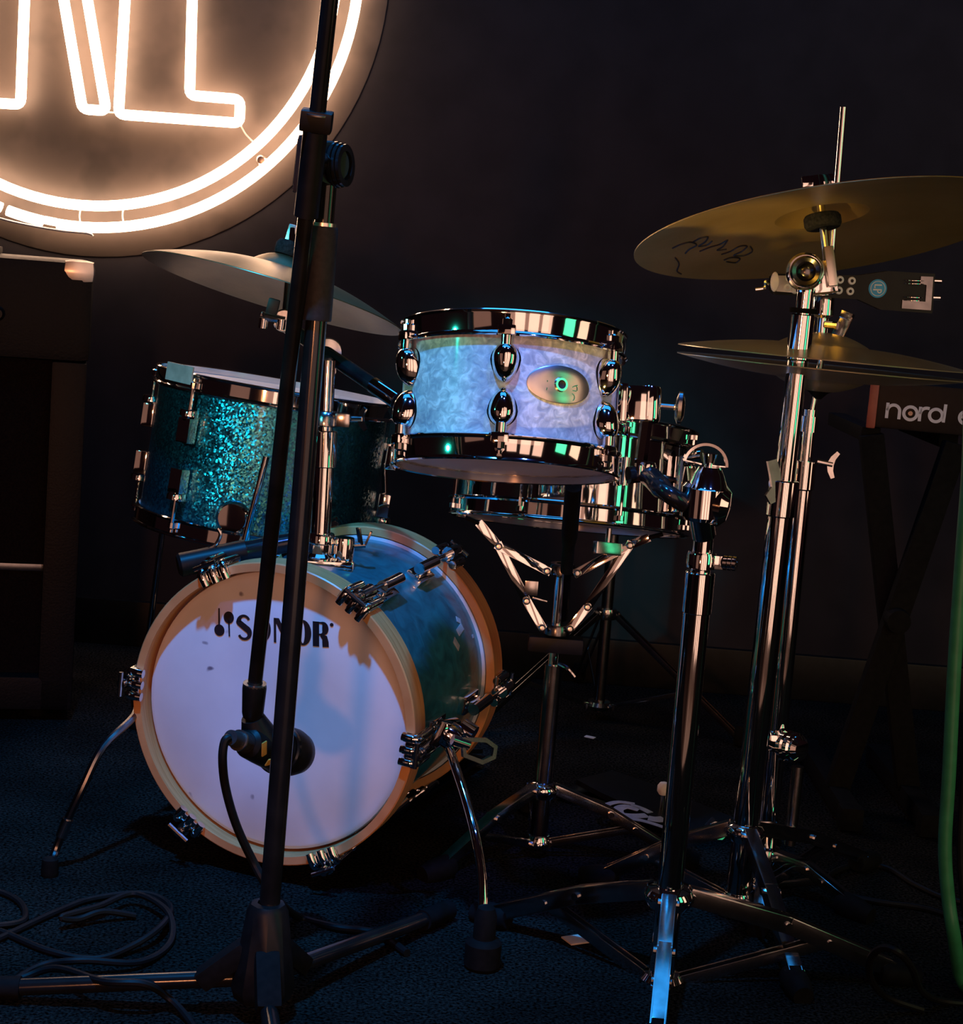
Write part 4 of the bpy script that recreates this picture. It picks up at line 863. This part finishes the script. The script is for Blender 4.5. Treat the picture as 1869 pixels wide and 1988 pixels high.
# ================================================================== light tripod behind
tb_ = G(1160, 1395); ttp = PY(1188, 1062, tb_.y); ax = (ttp - tb_).normalized()
thr = thing('drum_throne', 'dark drum throne on a thin tripod standing behind the snare', 'stool', tb_)
L = lambda py: line_at(tb_, ttp, py)
MB().tube([L(1380), L(952)], .0105, 14).build('post', 'steel_dark', thr)
Z1 = L(1190); MB().lathe([(.0105, .010), (.018, .009), (.02, 0), (.018, -.010), (.0105, -.010)], T(Z1), 20, True).build('collar', 'chrome_worn', thr)
Z2 = L(1368); mb = MB(); mb.lathe([(.0105, .008), (.02, .007), (.024, 0), (.018, -.008), (.0105, -.008)], T(Z2), 20, True)
hubt = mb.build('hub', 'chrome_worn', thr)
for an in (-25, 95, 215):
    d = Vector((math.cos(rad(an)), math.sin(rad(an)), 0)); f = Vector((tb_.x, tb_.y, .012)) + d * .27; s = Z1 + d * .018
    mb = MB(); side = Vector((-d.y, d.x, 0))
    for k in (-1, 1): mb.bar(s + side * k * .006, f + side * k * .006, .010, .002, side)
    mb.tube([s - side * .01, s + side * .01], .005, 8); lg = mb.build('leg', 'steel_dark', thr); foot(f - Vector((0, 0, .008)), lg, .014, .035)
    mid = lerp(s, f, .62); mb = MB(); mb.bar(Z2 + d * .02, mid, .008, .002, side); mb.lathe([(0, .006), (.006, .005), (.006, -.005), (0, -.006)], T(Z2 + d * .028), 10); mb.build('brace', 'chrome_worn', thr)
zt = L(955).z; ttp = L(955); MB().lathe([(0, .05), (.10, .05), (.125, .04), (.13, .02), (.125, .002), (.02, 0), (.02, -.02), (0, -.02)], T((ttp.x, ttp.y, zt)), 40).build('seat', 'black_rubber', thr)

# ================================================================== hi-hat pedal with emblem, kick pedal
def board(name, label, cat, A, B, wd, material):
    """footboard from heel A to toe B"""
    root = thing(name, label, cat, Vector((A.x, A.y, 0))); d = (B - A); Lb = d.length; z = d.normalized(); up = Vector((0, 0, 1)); up = (up - z * up.dot(z)).normalized(); Mx = frame(A, up, z)
    MB().poly([(0, -wd * .38), (Lb * .25, -wd * .46), (Lb, -wd * .5), (Lb, wd * .5), (Lb * .25, wd * .46), (0, wd * .38)], .008, Mx @ T((0, 0, -.004))).build('footboard', material, root)
    return root, Mx, Lb
pA, pB = G(1150, 1545), G(1420, 1650, .05); pA.z = .03
ped, PM, PL = board('hi_hat_pedal', 'black pedal footboard with a pale swirl emblem beside the hi-hat', 'pedal', pA, PY(1395, 1612, pA.y - .16), .115, 'black_plastic')
A_ = pA; 
def on_board(px, py):
    o = PM @ Vector((0, 0, .0045)); n_ = (PM.to_3x3() @ Vector((0, 0, 1))); r = ray(px, py); t = (o - CAM).dot(n_) / r.dot(n_); return PM.inverted() @ (CAM + r * t)
def emb(name, pxs, wpx):
    P = [on_board(x, y) for x, y in pxs]; k = (on_board(1232, 1580) - on_board(1232, 1570)).length / 10
    mb = MB(); P = smooth_path(P, 5); mb.ribbon([(p.x, p.y) for p in P], wpx, .0006, PM @ T((0, 0, .0042))); mb.build(name, 'print_grey', ped)
emb('emblem_swirl', [(1232, 1561), (1200, 1557), (1177, 1563), (1176, 1572), (1190, 1578)], .010)
emb('emblem_swirl', [(1240, 1572), (1215, 1566), (1200, 1571), (1206, 1581), (1232, 1584), (1256, 1583)], .016)
emb('emblem_swirl', [(1225, 1563), (1246, 1570), (1262, 1578)], .012)
emb('emblem_bar', [(1215, 1588), (1250, 1594), (1288, 1606)], .010)
emb('emblem_bar', [(1258, 1588), (1275, 1591), (1290, 1590)], .020)
mb = MB(); mb.box((.03, .13, .012), PM @ T((-.005, 0, -.022)), .003); mb.bar(PM @ Vector((0, .04, -.024)), Vector((*(PM @ Vector((PL, .04, 0))).xy, .012)), .02, .006); mb.bar(PM @ Vector((0, -.04, -.024)), Vector((*(PM @ Vector((PL, -.04, 0))).xy, .012)), .02, .006); mb.build('heel_plate', 'steel_dark', ped)
mb = MB(); mb.bar(PY(1335, 1668, pA.y - .18), PY(1398, 1602, pA.y - .15), .034, .004, (0, -1, .4)); mb.bar(PY(1398, 1602, pA.y - .15), PY(1432, 1600, pA.y - .15), .010, .006, (0, 0, 1)); mb.lathe([(0, .006), (.007, .005), (.008, 0), (0, 0)], frame(PY(1388, 1604, pA.y - .16), (0, -1, .3)), 14); mb.build('toe_linkage', 'chrome_worn', ped)
bt = G(1288, 1531, .055); MB().lathe([(0, .011), (.006, .009), (.0095, .004), (.0095, -.004), (.006, -.009), (0, -.011)], T(bt), 18).build('adjuster_knob', 'white_felt', ped)
MB().tube([bt, Vector((bt.x, bt.y, .012))], .003, 8).build('adjuster_stem', 'steel_dark', ped)
kA = G(865, 1560); bk = BD @ Vector((.01, 0, -BL - .02))
kp = thing('kick_pedal', 'dark kick drum pedal clamped behind the teal bass drum', 'pedal', Vector((bk.x, bk.y + .15, 0)))
mb = MB(); mb.bar(Vector((bk.x + .03, bk.y + .02, .016)), Vector((bk.x + .12, bk.y + .26, .016)), .085, .006, (0, 0, 1)); mb.build('base_plate', 'steel_dark', kp)
mb = MB(); mb.bar(Vector((bk.x + .035, bk.y + .03, .085)), Vector((bk.x + .12, bk.y + .26, .026)), .075, .007, (0, 0, 1)); mb.build('footboard', 'black_plastic', kp)
mb = MB()
for s in (-1, 1): mb.bar(Vector((bk.x + .02 + s * .045, bk.y + .03, .014)), Vector((bk.x + .02 + s * .04, bk.y + .03, .20)), .016, .010, (1, 0, 0))
mb.tube([Vector((bk.x - .03, bk.y + .03, .195)), Vector((bk.x + .07, bk.y + .03, .195))], .006, 10); mb.build('uprights', 'chrome_worn', kp)
mb = MB(); mb.tube([Vector((bk.x + .02, bk.y + .03, .195)), Vector((bk.x + .01, bk.y + .06, .30))], .004, 8); bs_ = mb.build('beater_shaft', 'chrome', kp)
MB().lathe([(0, .022), (.016, .020), (.022, .008), (.022, -.012), (.016, -.02), (0, -.022)], frame((bk.x + .01, bk.y + .06, .305), (0, 1, .2)), 20).build('beater', 'white_felt', bs_)

# ================================================================== MIC STAND with boom (left front)
mbs = G(506, 1972); mt0 = PY(630, 420, mbs.y); ax = (mt0 - mbs).normalized()
mst = thing('microphone_stand', 'tall black boom microphone stand in front of the bass drum', 'microphone stand', mbs)
L = lambda py: line_at(mbs, mt0, py)
MB().tube([L(1950), L(610)], .0108, 18).build('pole', 'black_gloss', mst)
MB().tube([L(622), L(618), L(445), L(440)], [.0145, .0150, .0145, .0138], 20).build('clutch_grip', 'black_sleeve', mst)
MB().tube([L(441), L(433)], .0125, 20).build('grip_ring', 'nickel', mst)
MB().tube([L(440), L(345)], .0095, 18).build('upper_tube', 'black_gloss', mst)
jt = PY(628, 318, mbs.y)
mb = MB(); mb.lathe([(0, .012), (.020, .011), (.022, .008), (.022, -.010), (.0, -.012)], frame(jt + Vector((.002, 0, 0)), (.55, -.8, .05)), 28); mb.tube([jt, L(360)], .011, 16); jnt = mb.build('boom_joint', 'black_plastic', mst)
for i in range(3): MB().lathe([(.014, .0015), (.0225 - i * .001, .0015), (.0225 - i * .001, -.0015), (.014, -.0015)], frame(jt + Vector((.013 + i * .004, .001, 0)), (1, -.35, .05)), 28, True).build('friction_disc', 'black_gloss', jnt)
kq = PY(607, 318, mbs.y - .022)
mb = MB(); mb.lathe([(0, .012), (.010, .012), (.012, .008), (.012, -.012), (0, -.012)], frame(kq, (-.3, -1, 0)), 20); mb.box((.020, .010, .056), frame(kq + Vector((-.006, -.010, -.002)), (.05, 0, 1)), .006); mb.build('clamp_knob', 'black_plastic', jnt)
b0 = PY(650, -92, mbs.y - .10); b1 = PY(494, 1335, mbs.y + .105)
boom = MB().tube([b0, b1], .0080, 16).build('boom_tube', 'black_gloss', mst)
LB = lambda py: line_at(b0, b1, py) if False else None
def boom_at(py):
    lo, hi = 0.0, 1.0
    for _ in range(40):
        md = (lo + hi) / 2; q = b0.lerp(b1, md); v = q - CAM; y = IH / 2 - F * v.dot(CU) / v.dot(fw)
        if y < py: lo = md
        else: hi = md
    return b0.lerp(b1, lo)
mb = MB(); mb.tube([boom_at(420), boom_at(255)], .0118, 16); mb.box((.030, .020, .020), frame(boom_at(235), (b0 - b1), (1, 0, 0)), .003); mb.bar(boom_at(300), jt, .018, .014, (0, -1, 0)); mb.build('boom_clamp', 'black_plastic', mst)
MB().tube([boom_at(222), boom_at(219)], .0135, 16).build('clamp_ring', 'nickel', mst)
# tripod hub and legs
hubc = Vector((mbs.x, mbs.y, 0))
mb = MB(); mb.lathe([(.0112, .125), (.018, .124), (.022, .118), (.030, .06), (.034, .035), (.030, .022), (.0112, .020)], T(hubc), 9, True)
mb.build('base_hub', 'black_plastic', mst)
legends = [G(-45, 1920, .012), G(860, 1772, .012), G(560, 2200, .012)]
for f in legends:
    d = Vector((f.x - hubc.x, f.y - hubc.y, 0)).normalized(); s = hubc + d * .030 + Vector((0, 0, .040)); f = Vector((f.x, f.y, .0125))
    lg = MB().tube([s, f], .0092, 14).build('leg', 'black_gloss', mst)
    MB().tube([f - d * .045 + (s - f).normalized() * 0 + Vector((0, 0, .003)), f + d * .012], .0125, 14).build('rubber_foot', 'black_rubber', lg)
    mb = MB(); mb.bar(hubc + d * .018 + Vector((0, 0, .075)), s + d * .035 + Vector((0, 0, -.005)), .026, .022, (0, 0, 1), bev=.005); mb.build('leg_socket', 'black_rubber', mst)
# mic clip on the boom end
c1 = b1; c2 = PY(490, 1392, b1.y + .005); 
MB().tube([c1 + (c1 - c2) * .12, lerp(c1, c2, .02), lerp(c1, c2, .85), c2], [.0128, .0132, .0118, .0105], 20).build('clip_sleeve', 'black_plastic', mst)
MB().lathe([(.0085, .001), (.0128, .001), (.0128, -.001), (.0085, -.001)], frame(c1 + (c1 - c2) * .125, c1 - c2), 20, True).build('sleeve_ring', 'nickel', mst)

# ================================================================== KICK MICROPHONE
mT, mH = PY(478, 1442, b1.y - .012), PY(566, 1460, b1.y + .072)
mic = thing('kick_microphone', 'egg-shaped black microphone with yellow marks hung in front of the bass head', 'microphone', lerp(mT, mH, .5))
axm = (mH - mT); ML_ = axm.length; Mm = frame(mT, axm, (0, 0, 1))
MB().lathe([(0, 0), (.012, 0), (.0165, .004), (.020, ML_ * .25), (.0235, ML_ * .5), (.0262, ML_ * .72), (.0275, ML_ * .85), (.0272, ML_ * .98), (.024, ML_ * 1.12), (.016, ML_ * 1.22), (0, ML_ * 1.26)], Mm, 36).build('body', 'black_plastic', mic)
MB().lathe([(.0264, ML_ * .66), (.0282, ML_ * .68), (.0282, ML_ * .73), (.0268, ML_ * .75)], Mm, 36, True).build('grille_ring', 'black_gloss', mic)
q = PY(492, 1400, b1.y + .004); MB().tube([c2, lerp(c2, lerp(mT, mH, .35), .7)], [.0125, .021], 18).build('swivel_yoke', 'black_plastic', mic)
def mic_patch(px, py, w_, h_, a):
    r = ray(px, py); Mi = Mm.inverted(); o = Mi @ CAM; d = Mi.to_3x3() @ r; R_ = .0245
    A2 = d.x ** 2 + d.y ** 2; B2 = 2 * (o.x * d.x + o.y * d.y); C2 = o.x ** 2 + o.y ** 2 - R_ ** 2; disc = max(B2 * B2 - 4 * A2 * C2, 0); t = (-B2 - math.sqrt(disc)) / (2 * A2); q = o + d * t
    n_ = Vector((q.x, q.y, 0)).normalized(); MB().box((h_, w_, .0016), frame(q + n_ * .0012, n_, (0, 0, 1)) @ RZ(a), .0006).build('yellow_mark', 'print_yellow', mic, Mm)
mic_patch(511, 1453, .016, .008, .5); mic_patch(521, 1478, .010, .007, .4)
cT = PY(447, 1432, b1.y - .040)
con = MB().tube([mT + axm.normalized() * .004, lerp(mT, cT, .45), lerp(mT, cT, .5), cT], [.0112, .0112, .0095, .0085], 20).build('connector', 'black_sleeve', mic)
MB().lathe([(.0095, .0012), (.0116, .0012), (.0116, -.0012), (.0095, -.0012)], frame(lerp(mT, cT, .48), mT - cT), 20, True).build('connector_ring', 'nickel', con)
Yc = b1.y - .045
pts = [cT + (cT - mT) * .05, PY(436, 1440, Yc), PY(432, 1475, Yc), PY(438, 1530, Yc + .01), PY(458, 1600, Yc + .02), PY(490, 1670, Yc + .03), PY(525, 1730, Yc + .04)]
g_ = [G(575, 1778, .007), G(650, 1800, .005), G(730, 1812, .005), G(790, 1850, .005)]
o = MB().tube(smooth_path(pts + g_, 8), .0048, 10).build('microphone_cable', 'cable'); tag(o, 'black cable hanging from the bass drum microphone to the floor', 'cable')

# ================================================================== KEYBOARD + stand at the right
KY = 2.62
k0 = PY(1676, 742, KY); k1 = PY(1676, 828, KY); kz1, kz0 = k0.z + .004, k1.z
KW, KD = 1.05, .30
kb = thing('keyboard', 'black stage keyboard with red end cheek and white back lettering behind the hi-hats', 'keyboard', (k0.x + KW / 2, KY + KD / 2, kz0))
kx0 = PY(1702, 785, KY).x
MB().box((KW, KD, kz1 - kz0), T((kx0 + KW / 2, KY + KD / 2, (kz0 + kz1) / 2)), .004).build('body', 'black_plastic', kb)
for x_ in (kx0 - .006, kx0 + KW + .006): MB().box((.014, KD + .006, kz1 - kz0 + .004), T((x_, KY + KD / 2, (kz0 + kz1) / 2)), .004).build('end_cheek', 'red_end', kb)
wk, h_ = .0205, .012
for i in range(44):
    MB().box((wk - .0008, .012 + .13, h_), T((kx0 + .07 + wk * i + wk / 2, KY + KD - .075, kz1 + .002)), .001).build('white_key', 'print_white', kb) if False else None
kf = frame(PY(1720, 822, KY - .0012), (0, -1, 0), (1, 0, -.0)); s_ = (PY(1790, 822, KY) - PY(1720, 822, KY)).length / 70.0
kf = frame(PY(1717, 811, KY - .0008), (0, -1, 0), (1, 0, 0)); W_ = 6.0 * s_; h0 = 30 * s_
def kl(fn): 
    mb = MB(); fn(mb); mb.build('back_letter', 'print_white', kb, kf)
bl = lambda x, y: (x * s_, y * s_)
kl(lambda mb: (mb.ribbon([bl(3, -0), bl(3, 30)], W_, .0008), mb.ribbon([bl(3, 16)] + [bl(*p) for p in arc2(15, 15, 11.5, 175, 0, 14)] + [bl(26.5, 0)], W_, .0008)))
kl(lambda mb: mb.ribbon([bl(*p) for p in arc2(47, 13.5, 12.5, 0, 360, 28)[:-1]], W_, .0008, closed=True))
kl(lambda mb: (mb.ribbon([bl(65, 0), bl(65, 28)], W_, .0008), mb.ribbon([bl(65, 14)] + [bl(*p) for p in arc2(77, 15, 11.5, 175, 80, 8)] + [bl(82, 26)], W_, .0008)))
kl(lambda mb: (mb.ribbon([bl(*p) for p in arc2(95, 14, 12, 0, 360, 28)[:-1]], W_, .0008, closed=True), mb.ribbon([bl(110, 2), bl(111, 37)], W_, .0008)))
kl(lambda mb: mb.ribbon([bl(140, 16), bl(163, 16)] + [bl(*p) for p in arc2(151, 15, 12, 5, 310, 24)], W_, .0008))
MB().lathe([(0, .003), (4.5 * s_, .003), (5 * s_, 0), (0, 0)], kf @ T((47 * s_, 13.5 * s_, 0)), 18).build('cable_socket', 'steel_dark', kb)
_p = Vector((kx0, KY, 0)); kb.matrix_basis = T(_p) @ RZ(rad(-13)) @ T(-_p) @ kb.matrix_basis
kst = thing('keyboard_stand', 'black folding X keyboard stand with square tube legs', 'keyboard stand', (kx0 + .3, KY + .1, 0))
xa, xb_ = PY(1858, 850, KY - .03), PY(1618, 1548, KY - .03)
d = (xb_ - xa); fz = (xa.z - .03) / (xa.z - xb_.z); xe = xa + d * fz
up_ = Vector((0, -1, 0))
mb = MB(); tp = xa + d * (-(kz0 - .012 - xa.z) / (xa.z - xb_.z)) 
mb.bar(tp, xe, .036, .024, up_, bev=.003); mb.build('leg', 'black_rubber', kst)
mb = MB(); mir = lambda p: Vector((2 * tp.x + .02 - (p.x - (xe.x - tp.x) ) - (tp.x - xe.x), p.y + .03, p.z))
t2 = Vector((xe.x, KY, kz0 - .012)); e2_ = Vector((tp.x, KY, .03)); mb.bar(t2 + Vector((0, .008, 0)), e2_ + Vector((0, .008, 0)), .036, .024, up_, bev=.003); mb.build('leg', 'black_rubber', kst)
md_ = (tp + xe) / 2; MB().lathe([(0, .02), (.018, .018), (.02, 0), (.02, -.01), (0, -.012)], frame(md_ + Vector((0, -.01, 0)), (0, -1, 0)), 20).build('pivot_bolt', 'black_rubber', kst)
for p_, q_ in ((xe, 'cross_foot'), (e2_, 'cross_foot')):
    MB().bar(Vector((p_.x, KY - .14, .022)), Vector((p_.x, KY + .22, .022)), .03, .03, (0, 0, 1), bev=.003).build(q_, 'black_rubber', kst)
    for yy in (KY - .14, KY + .22): MB().box((.036, .03, .036), T((p_.x, yy, .020)), .006).build('end_cap', 'black_rubber', kst)
for p_ in (tp, t2): MB().bar(Vector((p_.x, KY + .01, kz0 - .012)), Vector((p_.x, KY + KD - .02, kz0 - .012)), .03, .022, (0, 0, 1), bev=.003).build('support_bar', 'black_rubber', kst)
q = lerp(tp, xe, .66); MB().tube([PY(1612, 1545, KY - .03), PY(1636, 1553, KY - .03)], .004, 8).build('leg_trim', 'nickel', kst)

# ================================================================== green-lit cable hanging at the right edge
GY = 1.86
gp = [PY(x, y, GY) for x, y in ((1920, -420), (1908, 0), (1888, 350), (1884, 700), (1880, 900), (1867, 1080), (1852, 1300), (1842, 1500), (1834, 1640), (1840, 1740), (1852, 1820))]
gp += [G(1868, 1905, .012), G(1915, 1935, .012), G(2010, 1945, .012)]
o = MB().tube(smooth_path(gp, 8), .0078, 14).build('green_lit_cable', 'green_lit_cable'); tag(o, 'thick green-lit cable hanging down to the floor beside the keyboard stand', 'cable')
o = MB().tube(smooth_path([p + Vector((.020, .01, 0)) for p in gp[:-3]] + [G(1895, 1900, .008), G(1950, 1915, .008)], 8), .0045, 10).build('thin_cable', 'cable'); tag(o, 'thin dark cable running down alongside the thick green-lit cable', 'cable')

# ================================================================== floor cables
def floor_cable(name, label, pts, r=.0040, group=None, z=None):
    P = [G(x, y, (r if len(p) < 3 else p[2])) if False else G(p[0], p[1], r + (p[2] if len(p) > 2 else 0)) for p in pts for x, y in [p[:2]]]
    o = MB().tube(smooth_path(P, 8), r, 8).build(name, 'cable'); tag(o, label, 'cable', group); return o
floor_cable('stage_cable', 'black cable looping in wide coils beside the microphone stand leg', [(-60, 1850), (20, 1812), (110, 1770), (180, 1745), (280, 1735), (330, 1760), (310, 1800, .012), (250, 1840, .004), (180, 1862), (90, 1845), (0, 1808), (-60, 1800)])
floor_cable('stage_cable', 'black cable bending around the coils and over the stand leg', [(-60, 1960), (10, 1915), (80, 1875, .004), (160, 1865, .012), (270, 1868, .004), (330, 1830), (325, 1770, .012), (260, 1735, .012), (190, 1760, .012), (120, 1780, .012), (150, 1785, .006), (200, 1770, .01), (262, 1778)])
floor_cable('stage_cable', 'black cable crossing over the leg of the microphone stand', [(-40, 1925), (40, 1900), (110, 1880, .014), (200, 1905, .030), (280, 1910, .032), (330, 1940, .010), (370, 1985), (400, 2040)])
floor_cable('stage_cable', 'black cable lying flat near the amplifier foot', [(-60, 1720), (10, 1735), (45, 1760), (40, 1790), (-40, 1800)])
floor_cable('stage_cable', 'black cable coiled in wide loops behind the tom stand foot', [(2000, 1760), (1860, 1750), (1780, 1720), (1720, 1685), (1660, 1680), (1610, 1700), (1620, 1730), (1700, 1750), (1800, 1765), (1900, 1800)])
floor_cable('stage_cable', 'black cable forming an upright loop over the tom stand foot', [(1960, 1950), (1840, 1945), (1790, 1925, .03), (1770, 1880, .09), (1745, 1850, .12), (1715, 1840, .12), (1690, 1860, .10), (1690, 1900, .06), (1720, 1935, .02), (1790, 1960)])
# small things on the floor
q = G(1118, 1826); MB().box((.028, .024, .002), T((q.x, q.y, .0012)) @ RZ(.5), .0004).build('paper_tag', 'paper'); tag(bpy.data.objects['paper_tag'], 'small pale square tag lying on the carpet by the tom stand', 'tag')
q = G(1145, 1432); MB().box((.018, .010, .0016), T((q.x, q.y, .001)) @ RZ(-.5), .0004).build('paper_scrap', 'paper'); tag(bpy.data.objects['paper_scrap'], 'tiny pale paper scrap on the carpet under the throne', 'scrap')
